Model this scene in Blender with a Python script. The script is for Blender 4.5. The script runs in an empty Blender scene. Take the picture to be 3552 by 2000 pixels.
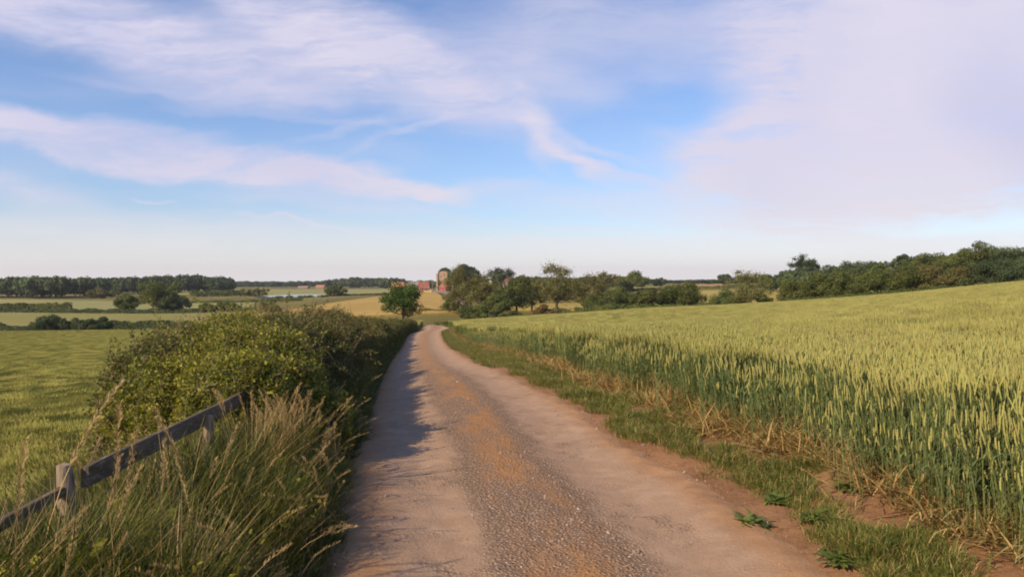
import bpy, math, random
import numpy as np
from mathutils import Vector, Matrix

# ------------------------------------------------------------------ camera, sky, sun, exposure
sc = bpy.context.scene
COL = sc.collection
PX, PY0, FPX, EYE = 1288.0, 705.0, 2003.0, 1.6      # centre column, horizon row, focal length in pixels of a 2576 wide frame, eye height

cam_d = bpy.data.cameras.new("camera")
cam_d.sensor_width = 36.0
cam_d.lens = 36.0 * FPX / 2576.0
cam_d.clip_start = 0.05
cam_d.clip_end = 20000
cam = bpy.data.objects.new("camera", cam_d)
cam.location = (0, 0, EYE)
cam.rotation_euler = (math.radians(90 - math.degrees(math.atan(20 / FPX))), 0, 0)
COL.objects.link(cam)
sc.camera = cam

SUN_EL, SUN_BACK = 33.0, 42.0            # elevation; degrees behind the exact left
el, bk = math.radians(SUN_EL), math.radians(SUN_BACK)
SUN_DIR = Vector((-math.cos(el) * math.cos(bk), -math.cos(el) * math.sin(bk), math.sin(el)))
sun_d = bpy.data.lights.new("sun", 'SUN')
sun_d.energy = 5.0
sun_d.angle = math.radians(0.6)
sun_d.color = (1.0, 0.76, 0.47)
sun = bpy.data.objects.new("sun", sun_d)
sun.rotation_euler = SUN_DIR.to_track_quat('Z', 'Y').to_euler()
sun.location = (-30, -10, 40)
COL.objects.link(sun)

sc.view_settings.view_transform = 'Standard'
sc.view_settings.look = 'None'
sc.view_settings.exposure = 0.12
sc.view_settings.gamma = 1.0
sc.cycles.filter_width = 1.9
sc.cycles.max_bounces = 6
sc.cycles.diffuse_bounces = 3
sc.cycles.transparent_max_bounces = 6
sc.cycles.volume_bounces = 0


class NT:
    """small helper around a node tree"""
    def __init__(self, tree):
        self.t = tree
        self.n = tree.nodes
        self.l = tree.links

    def new(self, typ, **kw):
        nd = self.n.new(typ)
        for k, v in kw.items():
            setattr(nd, k, v)
        return nd

    def put(self, sock, val):
        if isinstance(val, bpy.types.NodeSocket):
            self.l.new(val, sock)
        elif val is not None:
            sock.default_value = val

    def math(self, op, a, b=None, c=None, clamp=False):
        nd = self.new('ShaderNodeMath', operation=op, use_clamp=clamp)
        self.put(nd.inputs[0], a)
        if b is not None:
            self.put(nd.inputs[1], b)
        if c is not None:
            self.put(nd.inputs[2], c)
        return nd.outputs[0]

    def mix(self, f, a, b):
        nd = self.new('ShaderNodeMix', data_type='RGBA')
        self.put(nd.inputs[0], f)
        self.put(nd.inputs[6], a if isinstance(a, bpy.types.NodeSocket) else (*a, 1))
        self.put(nd.inputs[7], b if isinstance(b, bpy.types.NodeSocket) else (*b, 1))
        return nd.outputs[2]

    def noise(self, vec, scale, detail=4, rough=0.55, dist=0.0):
        nd = self.new('ShaderNodeTexNoise')
        self.put(nd.inputs['Vector'], vec)
        nd.inputs['Scale'].default_value = scale
        nd.inputs['Detail'].default_value = detail
        nd.inputs['Roughness'].default_value = rough
        nd.inputs['Distortion'].default_value = dist
        return nd.outputs['Fac']

    def ramp(self, v, lo, hi, a=0.0, b=1.0, smooth=True):
        nd = self.new('ShaderNodeMapRange', interpolation_type='SMOOTHSTEP' if smooth else 'LINEAR')
        self.put(nd.inputs[0], v)
        nd.inputs[1].default_value = lo
        nd.inputs[2].default_value = hi
        nd.inputs[3].default_value = a
        nd.inputs[4].default_value = b
        return nd.outputs[0]

    def vscale(self, vec, sx, sy, sz):
        nd = self.new('ShaderNodeVectorMath', operation='MULTIPLY')
        self.put(nd.inputs[0], vec)
        nd.inputs[1].default_value = (sx, sy, sz)
        return nd.outputs[0]


world = bpy.data.worlds.new("World")
sc.world = world
world.use_nodes = True
w = NT(world.node_tree)
w.n.clear()
sky = w.new('ShaderNodeTexSky', sky_type='NISHITA')
sky.sun_disc = False
sky.sun_elevation = el
sky.sun_rotation = math.atan2(SUN_DIR.x, SUN_DIR.y)
sky.altitude = 50
sky.air_density = 1.0
sky.dust_density = 0.6
sky.ozone_density = 2.2
tc = w.new('ShaderNodeTexCoord')
sep = w.new('ShaderNodeSeparateXYZ')
w.l.new(tc.outputs['Generated'], sep.inputs[0])
ydir = w.math('MAXIMUM', w.math('ABSOLUTE', sep.outputs['Y']), 0.06)
U = w.math('MULTIPLY', w.math('DIVIDE', sep.outputs['X'], ydir), FPX / 1000)
V = w.math('MULTIPLY', w.math('DIVIDE', sep.outputs['Z'], ydir), -FPX / 1000)   # down positive
comb = w.new('ShaderNodeCombineXYZ')
w.l.new(U, comb.inputs[0]); w.l.new(V, comb.inputs[1])
# warp the sky coordinate so that cloud edges fray
def warp_noise(scale, amp, stretch):
    nz = w.new('ShaderNodeTexNoise', noise_dimensions='3D')
    w.l.new(w.vscale(comb.outputs[0], stretch[0], stretch[1], 1), nz.inputs['Vector'])
    nz.inputs['Scale'].default_value = scale
    nz.inputs['Detail'].default_value = 6
    nz.inputs['Roughness'].default_value = 0.55
    sub = w.new('ShaderNodeVectorMath', operation='SUBTRACT')
    w.l.new(nz.outputs['Color'], sub.inputs[0]); sub.inputs[1].default_value = (.5, .5, .5)
    return w.vscale(sub.outputs[0], amp * 1.5, amp, 0)
add1 = w.new('ShaderNodeVectorMath', operation='ADD')
w.l.new(comb.outputs[0], add1.inputs[0]); w.l.new(warp_noise(2.0, 0.15, (1, 1.6)), add1.inputs[1])
add2 = w.new('ShaderNodeVectorMath', operation='ADD')
w.l.new(add1.outputs[0], add2.inputs[0]); w.l.new(warp_noise(8.0, 0.05, (1, 2.6)), add2.inputs[1])
CLOUDS = [  # centre x, y, half length, half height, tilt (degrees, down to the right), strength, core
    (120, 30, 520, 110, 8, .80, .3), (420, 110, 520, 100, 14, .85, .3), (820, 90, 400, 120, 22, .95, .3), (1010, 190, 430, 110, 20, .90, .3),
    (620, 230, 420, 50, 6, .55, .2), (1480, 70, 560, 130, -3, .52, .2), (1300, 190, 280, 80, 12, .50, .2), (1640, 180, 260, 50, -14, .25, .1),
    (120, 345, 460, 60, 12, .92, .4), (420, 400, 520, 56, 9, .95, .4), (760, 445, 420, 46, 8, .95, .4), (1000, 484, 190, 30, 7, .9, .4), (330, 330, 260, 40, 6, .7, .2),
    (1340, 320, 130, 46, 62, .60, .2), (1420, 385, 170, 26, 30, .70, .2), (1540, 430, 240, 16, 17, .55, .2), (1430, 350, 240, 22, 18, .4, .1),
    (2440, 60, 640, 320, -6, 1.0, .8), (2330, 280, 620, 230, -20, 1.0, .8), (2040, 360, 360, 90, -12, 1.0, .6), (2260, 450, 620, 100, 3, 1.0, .55), (1900, 410, 260, 70, 14, .9, .4), (1990, 60, 150, 90, -50, .4, .2),
    (1650, 510, 560, 50, 3, .42, .2), (1180, 480, 260, 24, -6, .3, .1), (380, 580, 760, 60, 1, .40, .2),
    (860, 520, 480, 26, 5, .42, .1), (760, 566, 260, 8, 9, .5, .1), (2250, 600, 560, 34, 2, .5, .1), (1850, 560, 420, 26, 3, .4, .2),
    (1500, 610, 800, 26, 1, .34, .1), (380, 500, 70, 7, 8, .5, .1), (1480, 570, 240, 8, 4, .35, .1),
    (1060, 325, 330, 14, -22, .30, .1), (870, 345, 240, 16, -14, .28, .1), (60, 490, 280, 50, 6, .55, .1), (520, 250, 420, 20, 10, .3, .1), (700, 300, 420, 16, 8, .3, .1),
]
dens = None
for (cx, cy, rx, ry, ang, st, core) in CLOUDS:
    mp = w.new('ShaderNodeMapping', vector_type='TEXTURE')
    w.l.new(add2.outputs[0], mp.inputs['Vector'])
    mp.inputs['Location'].default_value = ((cx - PX) / 1000, (cy - PY0) / 1000, 0)
    mp.inputs['Rotation'].default_value = (0, 0, math.radians(ang))
    mp.inputs['Scale'].default_value = (rx / 1000, ry / 1000, 1)
    ln = w.new('ShaderNodeVectorMath', operation='LENGTH')
    w.l.new(mp.outputs[0], ln.inputs[0])
    f = w.ramp(ln.outputs['Value'], core, 1.22, st, 0.0)
    dens = f if dens is None else w.math('SUBTRACT', w.math('ADD', dens, f), w.math('MULTIPLY', dens, f))
# streaky texture inside the clouds and a thin veil everywhere
rot = w.new('ShaderNodeMapping')
w.l.new(add1.outputs[0], rot.inputs['Vector'])
rot.inputs['Rotation'].default_value = (0, 0, math.radians(-10))
rot.inputs['Scale'].default_value = (1.0, 5.5, 1)
streak = w.noise(rot.outputs[0], 3.2, 8, 0.62, 0.4)
dens = w.math('MULTIPLY', dens, w.ramp(streak, 0.28, 0.62, 0.62, 1.12))
fine = w.noise(rot.outputs[0], 11.0, 8, 0.65, 0.3)
dens = w.math('MULTIPLY', dens, w.ramp(fine, .34, .62, .90, 1.03))
for (cx, cy, rx, ry, ang) in ((2430, 130, 520, 330, -12), (2250, 390, 520, 130, -10)):
    mp = w.new('ShaderNodeMapping', vector_type='TEXTURE')
    w.l.new(add2.outputs[0], mp.inputs['Vector'])
    mp.inputs['Location'].default_value = ((cx - PX) / 1000, (cy - PY0) / 1000, 0)
    mp.inputs['Rotation'].default_value = (0, 0, math.radians(ang))
    mp.inputs['Scale'].default_value = (rx / 1000, ry / 1000, 1)
    ln = w.new('ShaderNodeVectorMath', operation='LENGTH'); w.l.new(mp.outputs[0], ln.inputs[0])
    dens = w.math('MAXIMUM', dens, w.math('MULTIPLY', w.ramp(ln.outputs['Value'], .80, 1.04, .97, 0.0), w.ramp(streak, .25, .5, .93, 1.0)))
veil = w.ramp(w.noise(rot.outputs[0], 1.7, 7, 0.6, 0.6), 0.42, 0.74, 0.0, 0.16)
dens = w.math('SUBTRACT', w.math('ADD', dens, veil), w.math('MULTIPLY', dens, veil))
# air near the horizon
hz = w.ramp(sep.outputs['Z'], 0.0, 0.17, 1.0, 0.0)
ccol = w.mix(w.ramp(w.noise(comb.outputs[0], 1.4, 2), .35, .65), (.58, .58, .77), (.69, .655, .79))
ccol = w.mix(hz, ccol, (.78, .75, .79))
bg1 = w.new('ShaderNodeBackground'); bg2 = w.new('ShaderNodeBackground'); bg3 = w.new('ShaderNodeBackground')
skc = w.new('ShaderNodeMix', data_type='RGBA', blend_type='MULTIPLY')
skc.inputs[0].default_value = 1.0
w.l.new(sky.outputs[0], skc.inputs[6]); skc.inputs[7].default_value = (.84, .90, 1.10, 1)
w.l.new(skc.outputs[2], bg1.inputs['Color']); bg1.inputs['Strength'].default_value = 0.132
w.l.new(ccol, bg2.inputs['Color']); bg2.inputs['Strength'].default_value = 1.0
bg3.inputs['Color'].default_value = (.93, .86, .86, 1)
m1 = w.new('ShaderNodeMixShader'); m2 = w.new('ShaderNodeMixShader')
w.l.new(dens, m1.inputs[0]); w.l.new(bg1.outputs[0], m1.inputs[1]); w.l.new(bg2.outputs[0], m1.inputs[2])
w.l.new(w.ramp(sep.outputs['Z'], -0.02, 0.095, 0.9, 0.0), m2.inputs[0])
w.l.new(m1.outputs[0], m2.inputs[1]); w.l.new(bg3.outputs[0], m2.inputs[2])
wo = w.new('ShaderNodeOutputWorld')
w.l.new(m2.outputs[0], wo.inputs[0])
world.cycles.sampling_method = 'MANUAL'
world.cycles.sample_map_resolution = 512

# ------------------------------------------------------------------ helpers
rng = np.random.default_rng(7)


def tag(o, label=None, cat=None, group=None, kind=None):
    if label: o['label'] = label
    if cat: o['category'] = cat
    if group: o['group'] = group
    if kind: o['kind'] = kind
    return o


def empty(name, loc=(0, 0, 0)):
    o = bpy.data.objects.new(name, None)
    o.location = loc
    COL.objects.link(o)
    return o


class MB:
    """collects arrays of vertices and faces, then links them as ONE mesh object"""
    def __init__(self):
        self.v, self.f, self.m, self.tm, self.n = [], [], [], [], 0
        self.uv = []

    def add(self, V, F, mat=0, tm=-1, uv=None):
        V = np.asarray(V, dtype=np.float64).reshape(-1, 3)
        F = np.asarray(F, dtype=np.int64)
        self.v.append(V)
        if len(F):
            self.f.append(F + self.n)
            self.m.append(np.full(len(F), mat) if np.isscalar(mat) else np.asarray(mat))
        self.tm.append(np.full(len(V), tm))
        self.uv.append(np.zeros((len(V), 2)) if uv is None else uv)
        self.n += len(V)

    def box(self, x0, x1, y0, y1, z0, z1, mat=0):
        V = [(x, y, z) for z in (z0, z1) for y in (y0, y1) for x in (x0, x1)]
        F = [(0, 2, 3, 1), (4, 5, 7, 6), (0, 1, 5, 4), (2, 6, 7, 3), (0, 4, 6, 2), (1, 3, 7, 5)]
        self.add(V, F, mat)

    def build(self, name, mats, parent=None, smooth=False, attrs=None, use_uv=False):
        me = bpy.data.meshes.new(name)
        V = np.concatenate(self.v)
        me.vertices.add(len(V))
        me.vertices.foreach_set('co', V.astype(np.float32).ravel())
        if self.f:
            loops = np.concatenate([f.ravel() for f in self.f])
            tot = np.concatenate([np.full(len(f), f.shape[1]) for f in self.f])
            start = np.concatenate([[0], np.cumsum(tot)[:-1]])
            me.loops.add(len(loops))
            me.loops.foreach_set('vertex_index', loops.astype(np.int32))
            me.polygons.add(len(tot))
            me.polygons.foreach_set('loop_start', start.astype(np.int32))
            me.polygons.foreach_set('material_index', np.concatenate(self.m).astype(np.int32))
            me.update(calc_edges=True)
            me.polygons.foreach_set('use_smooth', np.full(len(tot), smooth))
        if use_uv:
            uvl = me.uv_layers.new(name='UVMap')
            UVs = np.concatenate(self.uv)
            uvl.data.foreach_set('uv', UVs[loops].astype(np.float32).ravel())
        for k, (typ, arr) in (attrs or {}).items():
            a = me.attributes.new(k, typ, 'POINT')
            arr = np.asarray(arr)
            if typ == 'FLOAT_VECTOR':
                a.data.foreach_set('vector', arr.astype(np.float32).ravel())
            elif typ == 'INT':
                a.data.foreach_set('value', arr.astype(np.int32).ravel())
            else:
                a.data.foreach_set('value', arr.astype(np.float32).ravel())
        for m in (mats if isinstance(mats, (list, tuple)) else [mats]):
            me.materials.append(m)
        me.update()
        o = bpy.data.objects.new(name, me)
        COL.objects.link(o)
        if parent: o.parent = parent
        return o


def strips(P, W, S):
    """N ribbons: P (N,K,3) points, W (N,K) or (K,) half widths, S (N,3) or (N,K,3) side directions"""
    P = np.asarray(P); N, K, _ = P.shape
    W = np.broadcast_to(np.asarray(W), (N, K))
    S = np.asarray(S)
    if S.ndim == 2: S = np.repeat(S[:, None, :], K, 1)
    L = P - S * W[..., None]; R = P + S * W[..., None]
    V = np.stack([L, R], 2).reshape(-1, 3)
    b = (np.arange(N) * K * 2)[:, None] + (np.arange(K - 1) * 2)[None, :]
    F = np.stack([b, b + 1, b + 3, b + 2], -1).reshape(-1, 4)
    return V, F


def tubes(P, R, ns=3, flat=1.0):
    """N tubes along P (N,K,3) with radii (N,K); axis roughly vertical"""
    P = np.asarray(P); N, K, _ = P.shape
    R = np.broadcast_to(np.asarray(R), (N, K))
    T = np.gradient(P, axis=1)
    T /= np.linalg.norm(T, axis=2, keepdims=True) + 1e-9
    ref = np.where(np.abs(T[..., 2:3]) > .9, np.array([1., 0, 0]), np.array([0, 0, 1.]))
    A = np.cross(T, ref); A /= np.linalg.norm(A, axis=2, keepdims=True) + 1e-9
    B = np.cross(T, A)
    ang = np.arange(ns) * 2 * np.pi / ns
    V = P[:, :, None, :] + R[..., None, None] * (A[:, :, None, :] * np.cos(ang)[None, None, :, None] + flat * B[:, :, None, :] * np.sin(ang)[None, None, :, None])
    V = V.reshape(-1, 3)
    n = np.arange(N)[:, None, None] * K * ns
    k = np.arange(K - 1)[None, :, None] * ns
    a = np.arange(ns)[None, None, :]; a2 = (a + 1) % ns
    F = np.stack([n + k + a, n + k + a2, n + k + ns + a2, n + k + ns + a], -1).reshape(-1, 4)
    return V, F


def tube1(mb, pts, rad, ns=6, mat=0):
    V, F = tubes(np.array([pts], float), np.array([rad], float), ns)
    mb.add(V, F, mat)


def quads(C, N_, size, asp=1.0, r=rng):
    """leaf quads centred at C, facing N_, of half-size size (array)"""
    C = np.asarray(C); n = len(C)
    N_ = N_ / (np.linalg.norm(N_, axis=1, keepdims=True) + 1e-9)
    t = r.normal(size=(n, 3))
    A = np.cross(N_, t); A /= np.linalg.norm(A, axis=1, keepdims=True) + 1e-9
    B = np.cross(N_, A)
    s = np.broadcast_to(size, n)[:, None]
    # a leaf: pointed hexagon folded into a kite of four corners, bent a little
    V = np.stack([C - A * s, C - B * s * asp + N_ * s * .15, C + A * s, C + B * s * asp + N_ * s * .15], 1).reshape(-1, 3)
    F = np.arange(n * 4).reshape(n, 4)
    return V, F


# ------------------------------------------------------------------ materials
def leafy(name, cols, trans=0.3, rough=0.6, scale=0.8, spec=0.15, tcol=None, rand=0.35):
    m = bpy.data.materials.new(name)
    m.use_nodes = True
    t = NT(m.node_tree); t.n.clear()
    geo = t.new('ShaderNodeNewGeometry')
    oi = t.new('ShaderNodeObjectInfo')
    big = t.noise(geo.outputs['Position'], scale, 3)
    f = t.ramp(big, .3, .7)
    c = t.mix(f, cols[0], cols[1])
    if len(cols) > 2:
        c = t.mix(t.ramp(geo.outputs['Random Per Island'], .55, 1.0, 0, 1), c, cols[2])
    hsv = t.new('ShaderNodeHueSaturation')
    rv = t.math('ADD', t.math('MULTIPLY', geo.outputs['Random Per Island'], .6), t.math('MULTIPLY', oi.outputs['Random'], .4))
    t.put(hsv.inputs['Value'], t.ramp(rv, 0, 1, 1 - rand, 1 + rand, False))
    t.put(hsv.inputs['Hue'], t.ramp(oi.outputs['Random'], 0, 1, .492, .508, False))
    t.put(hsv.inputs['Color'], c)
    p = t.new('ShaderNodeBsdfPrincipled')
    t.put(p.inputs['Base Color'], hsv.outputs[0])
    p.inputs['Roughness'].default_value = rough
    p.inputs['Specular IOR Level'].default_value = spec
    out = t.new('ShaderNodeOutputMaterial')
    if trans > 0:
        tr = t.new('ShaderNodeBsdfTranslucent')
        mul = t.new('ShaderNodeMix', data_type='RGBA', blend_type='MULTIPLY')
        mul.inputs[0].default_value = 1
        t.put(mul.inputs[6], hsv.outputs[0]); mul.inputs[7].default_value = (*(tcol or (1.2, 1.25, .6)), 1)
        t.put(tr.inputs[0], mul.outputs[2])
        ms = t.new('ShaderNodeMixShader'); ms.inputs[0].default_value = trans
        t.l.new(p.outputs[0], ms.inputs[1]); t.l.new(tr.outputs[0], ms.inputs[2])
        t.l.new(ms.outputs[0], out.inputs[0])
    else:
        t.l.new(p.outputs[0], out.inputs[0])
    return m


def rough_mat(name, a, b, scale=3.0, rough=.85, bump=0.0, bscale=None, c=None, cscale=12.0, stretch=(1, 1, 1), metal=0.0, coords='pos'):
    m = bpy.data.materials.new(name)
    m.use_nodes = True
    t = NT(m.node_tree); t.n.clear()
    if coords == 'pos':
        vec = t.new('ShaderNodeNewGeometry').outputs['Position']
    else:
        vec = t.new('ShaderNodeTexCoord').outputs['Object']
    vec = t.vscale(vec, *stretch)
    n1 = t.noise(vec, scale, 6, .6)
    col = t.mix(t.ramp(n1, .32, .68), a, b)
    if c:
        col = t.mix(t.ramp(t.noise(vec, cscale, 4, .6), .5, .72), col, c)
    p = t.new('ShaderNodeBsdfPrincipled')
    t.put(p.inputs['Base Color'], col)
    p.inputs['Roughness'].default_value = rough
    p.inputs['Specular IOR Level'].default_value = .2
    p.inputs['Metallic'].default_value = metal
    if bump:
        bp = t.new('ShaderNodeBump'); bp.inputs['Strength'].default_value = 1; bp.inputs['Distance'].default_value = bump
        t.put(bp.inputs['Height'], t.noise(vec, bscale or scale * 4, 6, .65))
        t.l.new(bp.outputs[0], p.inputs['Normal'])
    out = t.new('ShaderNodeOutputMaterial')
    t.l.new(p.outputs[0], out.inputs[0])
    return m


M = {}
M['ear'] = leafy('wheat_ear', [(.395, .38, .125), (.455, .435, .15), (.35, .36, .12)], .3, .6, .12, .15, (1.1, 1.1, .6), .18)
M['stem'] = leafy('wheat_stem', [(.14, .19, .072), (.20, .23, .078)], .3, .5, .3, .25, None, .3)
M['wleaf'] = leafy('wheat_leaf', [(.125, .185, .07), (.20, .235, .08)], .35, .45, .3, .25, None, .35)
M['ear_l'] = leafy('young_wheat_ear', [(.37, .36, .095), (.42, .40, .11), (.33, .335, .09)], .3, .55, .12, .2, (1.1, 1.1, .6), .22)
M['straw'] = leafy('straw', [(.42, .29, .11), (.50, .38, .17), (.27, .19, .08)], .2, .6, 2.0, .15, (1.1, 1., .6), .35)
M['dry'] = leafy('dry_grass', [(.44, .32, .14), (.54, .42, .21), (.33, .23, .10)], .3, .6, 2.0, .15, (1.1, 1., .7), .35)
M['grass'] = leafy('grass_green', [(.055, .085, .016), (.105, .13, .026), (.16, .15, .04)], .3, .5, .9, .2, None, .4)
M['shortgrass'] = leafy('grass_short', [(.105, .15, .032), (.17, .20, .045), (.28, .23, .085)], .3, .5, 1.5, .2, None, .35)
M['weed'] = leafy('weed_leaf', [(.10, .15, .035), (.15, .195, .045)], .25, .45, 2, .25, None, .35)
M['haw'] = leafy('hawthorn_leaf', [(.12, .155, .022), (.25, .25, .035), (.34, .31, .05)], .35, .5, 1.4, .2, None, .26)
M['hedge'] = leafy('hedge_leaf', [(.075, .10, .024), (.15, .15, .038), (.21, .19, .065)], .28, .5, .9, .2, None, .28)
M['tree_a'] = leafy('leaf_mid_green', [(.080, .108, .032), (.145, .165, .048)], .22, .6, .35, .1, None, .4)
M['tree_b'] = leafy('leaf_olive', [(.125, .13, .045), (.20, .19, .068)], .22, .6, .4, .1, None, .4)
M['tree_c'] = leafy('leaf_dark', [(.060, .086, .040), (.095, .122, .052)], .18, .6, .2, .1, None, .4)
M['tree_o'] = leafy('leaf_oak', [(.048, .085, .020), (.085, .13, .030)], .22, .6, .6, .1, None, .35)
M['tree_r'] = leafy('leaf_bronze', [(.12, .075, .035), (.15, .10, .04)], .2, .6, .5, .1, None, .4)
M['bark'] = rough_mat('bark', (.09, .065, .045), (.16, .12, .085), 2.0, .9, .03, 9, stretch=(1, 1, .3))
M['twig'] = rough_mat('twig', (.12, .085, .06), (.22, .17, .12), 8.0, .85)
M['oldwood'] = rough_mat('weathered_timber', (.085, .065, .042), (.15, .118, .08), 6, .85, .003, 40, c=(.24, .20, .14), cscale=18, stretch=(4, .6, 4), coords='obj')
M['postwood'] = rough_mat('post_timber', (.21, .165, .115), (.34, .265, .19), 9, .85, .004, 40, c=(.12, .10, .085), cscale=20, stretch=(3, 3, .7), coords='obj')

# ------------------------------------------------------------------ terrain heights: a thin-plate spline through surveyed points
CP = [  # (x, y, z)
    (.2, -3, .05), (.2, 0, 0), (.35, 4.3, 0), (-.1, 7.2, 0), (-.68, 11.5, -.1), (-1.3, 14.8, -.23), (-1.9, 20, -.6), (-2.9, 27, -1.03), (-4.7, 43, -1.92),
    (-6.2, 57, -2.5), (-7.5, 70, -3.05), (-7.8, 84, -3.6), (-9.9, 100, -4.1), (-10, 112, -5.3), (-8, 130, -6.6),
    (-8, 150, -6.8), (-10, 180, -6.5), (-18, 220, -6.5), (-22, 320, -6.7), (-45, 440, -6.3), (-52, 560, -5.9), (-50, 700, -6), (-60, 1000, -6.5),
    # right verge and wheat
    (2.2, 4, .10), (2.0, 8, .08), (4, 3, .12), (4, 0, .15), (8, -1, .3), (6, 9, .15), (4, 10, .05), (13, 20, .2), (6.5, 20, -.35), (2, 20, -.5),
    (26, 40, .35), (13.4, 40, -.95), (3, 40, -1.6), (40, 62, .7), (56, 88, .45), (22, 65, -1.3), (6, 65, -2.5), (33.5, 100, -1.95), (17, 105, -3.15), (.7, 100, -3.85), (-7, 98, -4.25),
    (70, 110, .0), (80, 130, -.2), (42, 130, -3.4), (20, 130, -6.2), (0, 128, -6.6), (22, 155, -7), (45, 160, -5), (90, 145, 0.2), (125, 200, 3.0), (190, 300, 6),
    (75, 200, -3.8), (12, 200, -6.7), (13, 240, -6.2), (40, 240, -5.8), (80, 330, -5.0), (125, 520, -2.7), (60, 520, -3.4), (190, 700, -1.4), (250, 600, 1), (300, 1200, 0), (0, 800, -5),
    (0, 1400, -5), (500, 1400, 0),
    # left fields and flood plain
    (-3.2, 3.5, -.35), (-2.4, 6, -.1), (-4, 5, -.95), (-3.6, 9, -.55), (-6, 5, -1.35), (-5.5, 10, -1.45), (-10, 12, -1.9), (-10, 18, -2.1), (-7, 22, -1.8), (-3, 0, -.4), (-6, -1, -1.2),
    (-20, 32, -2.9), (-9, 34, -2.3), (-28, 45, -3.6), (-14, 50, -3.4), (-50, 80, -5.4), (-25, 80, -4.6), (-14, 90, -4.6), (-95, 147, -8), (-60, 147, -7.6), (-30, 140, -6.8), (-18, 120, -5.6),
    (-60, 190, -7.0), (-90, 240, -8), (-155, 240, -8), (-50, 240, -6.6), (-70, 300, -6.6), (-50, 320, -6.4), (-110, 330, -8), (-240, 380, -8), (-75, 420, -6.6), (-120, 430, -8), (-90, 560, -8), (-170, 560, -8),
    (-420, 560, -8), (-150, 900, -8), (-500, 1000, -8), (-900, 1400, -8), (-300, 1500, -8),
    (-2000, 3000, -8), (-600, 3000, -8), (0, 3000, -6), (900, 3000, 0), (2500, 3000, 10), (-4000, 6000, -8), (0, 6000, -4), (4000, 6000, 10),
]
CP = np.array(CP, float)
OFF = 6.0
def _ab(x, y):
    d = np.maximum(y + OFF, 1.5)
    return np.stack([2.2 * x / d, np.log(d)], -1)
_cab = _ab(CP[:, 0], CP[:, 1]); _val = CP[:, 2] / (CP[:, 1] + OFF)
def _phi(r2): return 0.5 * r2 * np.log(r2 + 1e-12)
_D = ((_cab[:, None, :] - _cab[None, :, :]) ** 2).sum(-1)
_n = len(CP)
_A = np.zeros((_n + 3, _n + 3)); _A[:_n, :_n] = _phi(_D) + np.eye(_n) * 2e-4
_A[:_n, _n] = 1; _A[:_n, _n + 1:] = _cab; _A[_n, :_n] = 1; _A[_n + 1:, :_n] = _cab.T
_w = np.linalg.solve(_A, np.concatenate([_val, np.zeros(3)]))

def H(x, y):
    x = np.atleast_1d(np.asarray(x, float)); y = np.atleast_1d(np.asarray(y, float))
    x, y = np.broadcast_arrays(x, y)
    shp = x.shape; x = x.ravel(); y = y.ravel()
    out = np.empty(len(x))
    for i in range(0, len(x), 20000):
        q = _ab(x[i:i + 20000], y[i:i + 20000])
        q[:, 0] = np.clip(q[:, 0], -3.2, 3.2)
        d2 = ((q[:, None, :] - _cab[None]) ** 2).sum(-1)
        s = _phi(d2) @ _w[:_n] + _w[_n] + q @ _w[_n + 1:]
        out[i:i + 20000] = s * np.maximum(y[i:i + 20000] + OFF, 1.5)
    return out.reshape(shp)

def h1(x, y): return float(H(x, y)[0])

def at(px, Y):
    """ground point seen in pixel column px at distance Y"""
    X = (px - PX) / FPX * Y
    return Vector((X, Y, h1(X, Y)))

def zrow(py, Y): return EYE - (py - PY0) / FPX * Y

def vnoise(x, y, seed=0):
    """cheap smooth value noise in numpy"""
    r = np.random.default_rng(seed).random((64, 64))
    xi = np.floor(x).astype(int); yi = np.floor(y).astype(int)
    fx = x - xi; fy = y - yi
    fx = fx * fx * (3 - 2 * fx); fy = fy * fy * (3 - 2 * fy)
    g = lambda a, b: r[a % 64, b % 64]
    return (g(xi, yi) * (1 - fx) + g(xi + 1, yi) * fx) * (1 - fy) + (g(xi, yi + 1) * (1 - fx) + g(xi + 1, yi + 1) * fx) * fy

# track edges: distance y -> left x, right x
TRK = np.array([(-6, -.9, 1.9), (0, -.85, 1.75), (4.3, -.94, 1.62), (5.4, -1.13, 1.48), (7.2, -1.4, 1.14), (9.4, -1.72, .86), (11.5, -2.02, .56), (14.8, -2.5, -.0),
                (20, -3.25, -.85), (27, -4.15, -1.7), (35, -5.1, -2.7), (43, -6.0, -3.55), (57, -7.6, -5.0), (70, -9.0, -6.1), (78, -9.6, -6.3), (84, -9.8, -6.5), (92, -10.5, -7.4), (100, -11.1, -8.6), (112, -11.6, -9.2), (125, -11, -8.4)])
WED = np.array([(-6, 3.3), (0, 3.1), (4.5, 2.95), (6.1, 2.75), (6.9, 2.48), (8.55, 2.15), (11.5, 1.65), (15, 1.15), (20, .55), (27, -.1), (35, -1.2), (43, -2.2), (57, -3.9), (66, -4.9), (74, -5.2), (80, -5.3), (86, -5.5), (93, -6.6), (100, -7.9), (112, -8.5)])
def trk_l(y): return np.interp(y, TRK[:, 0], TRK[:, 1])
def trk_r(y): return np.interp(y, TRK[:, 0], TRK[:, 2])
def wheat_x(y): return np.interp(y, WED[:, 0], WED[:, 1])

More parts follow.
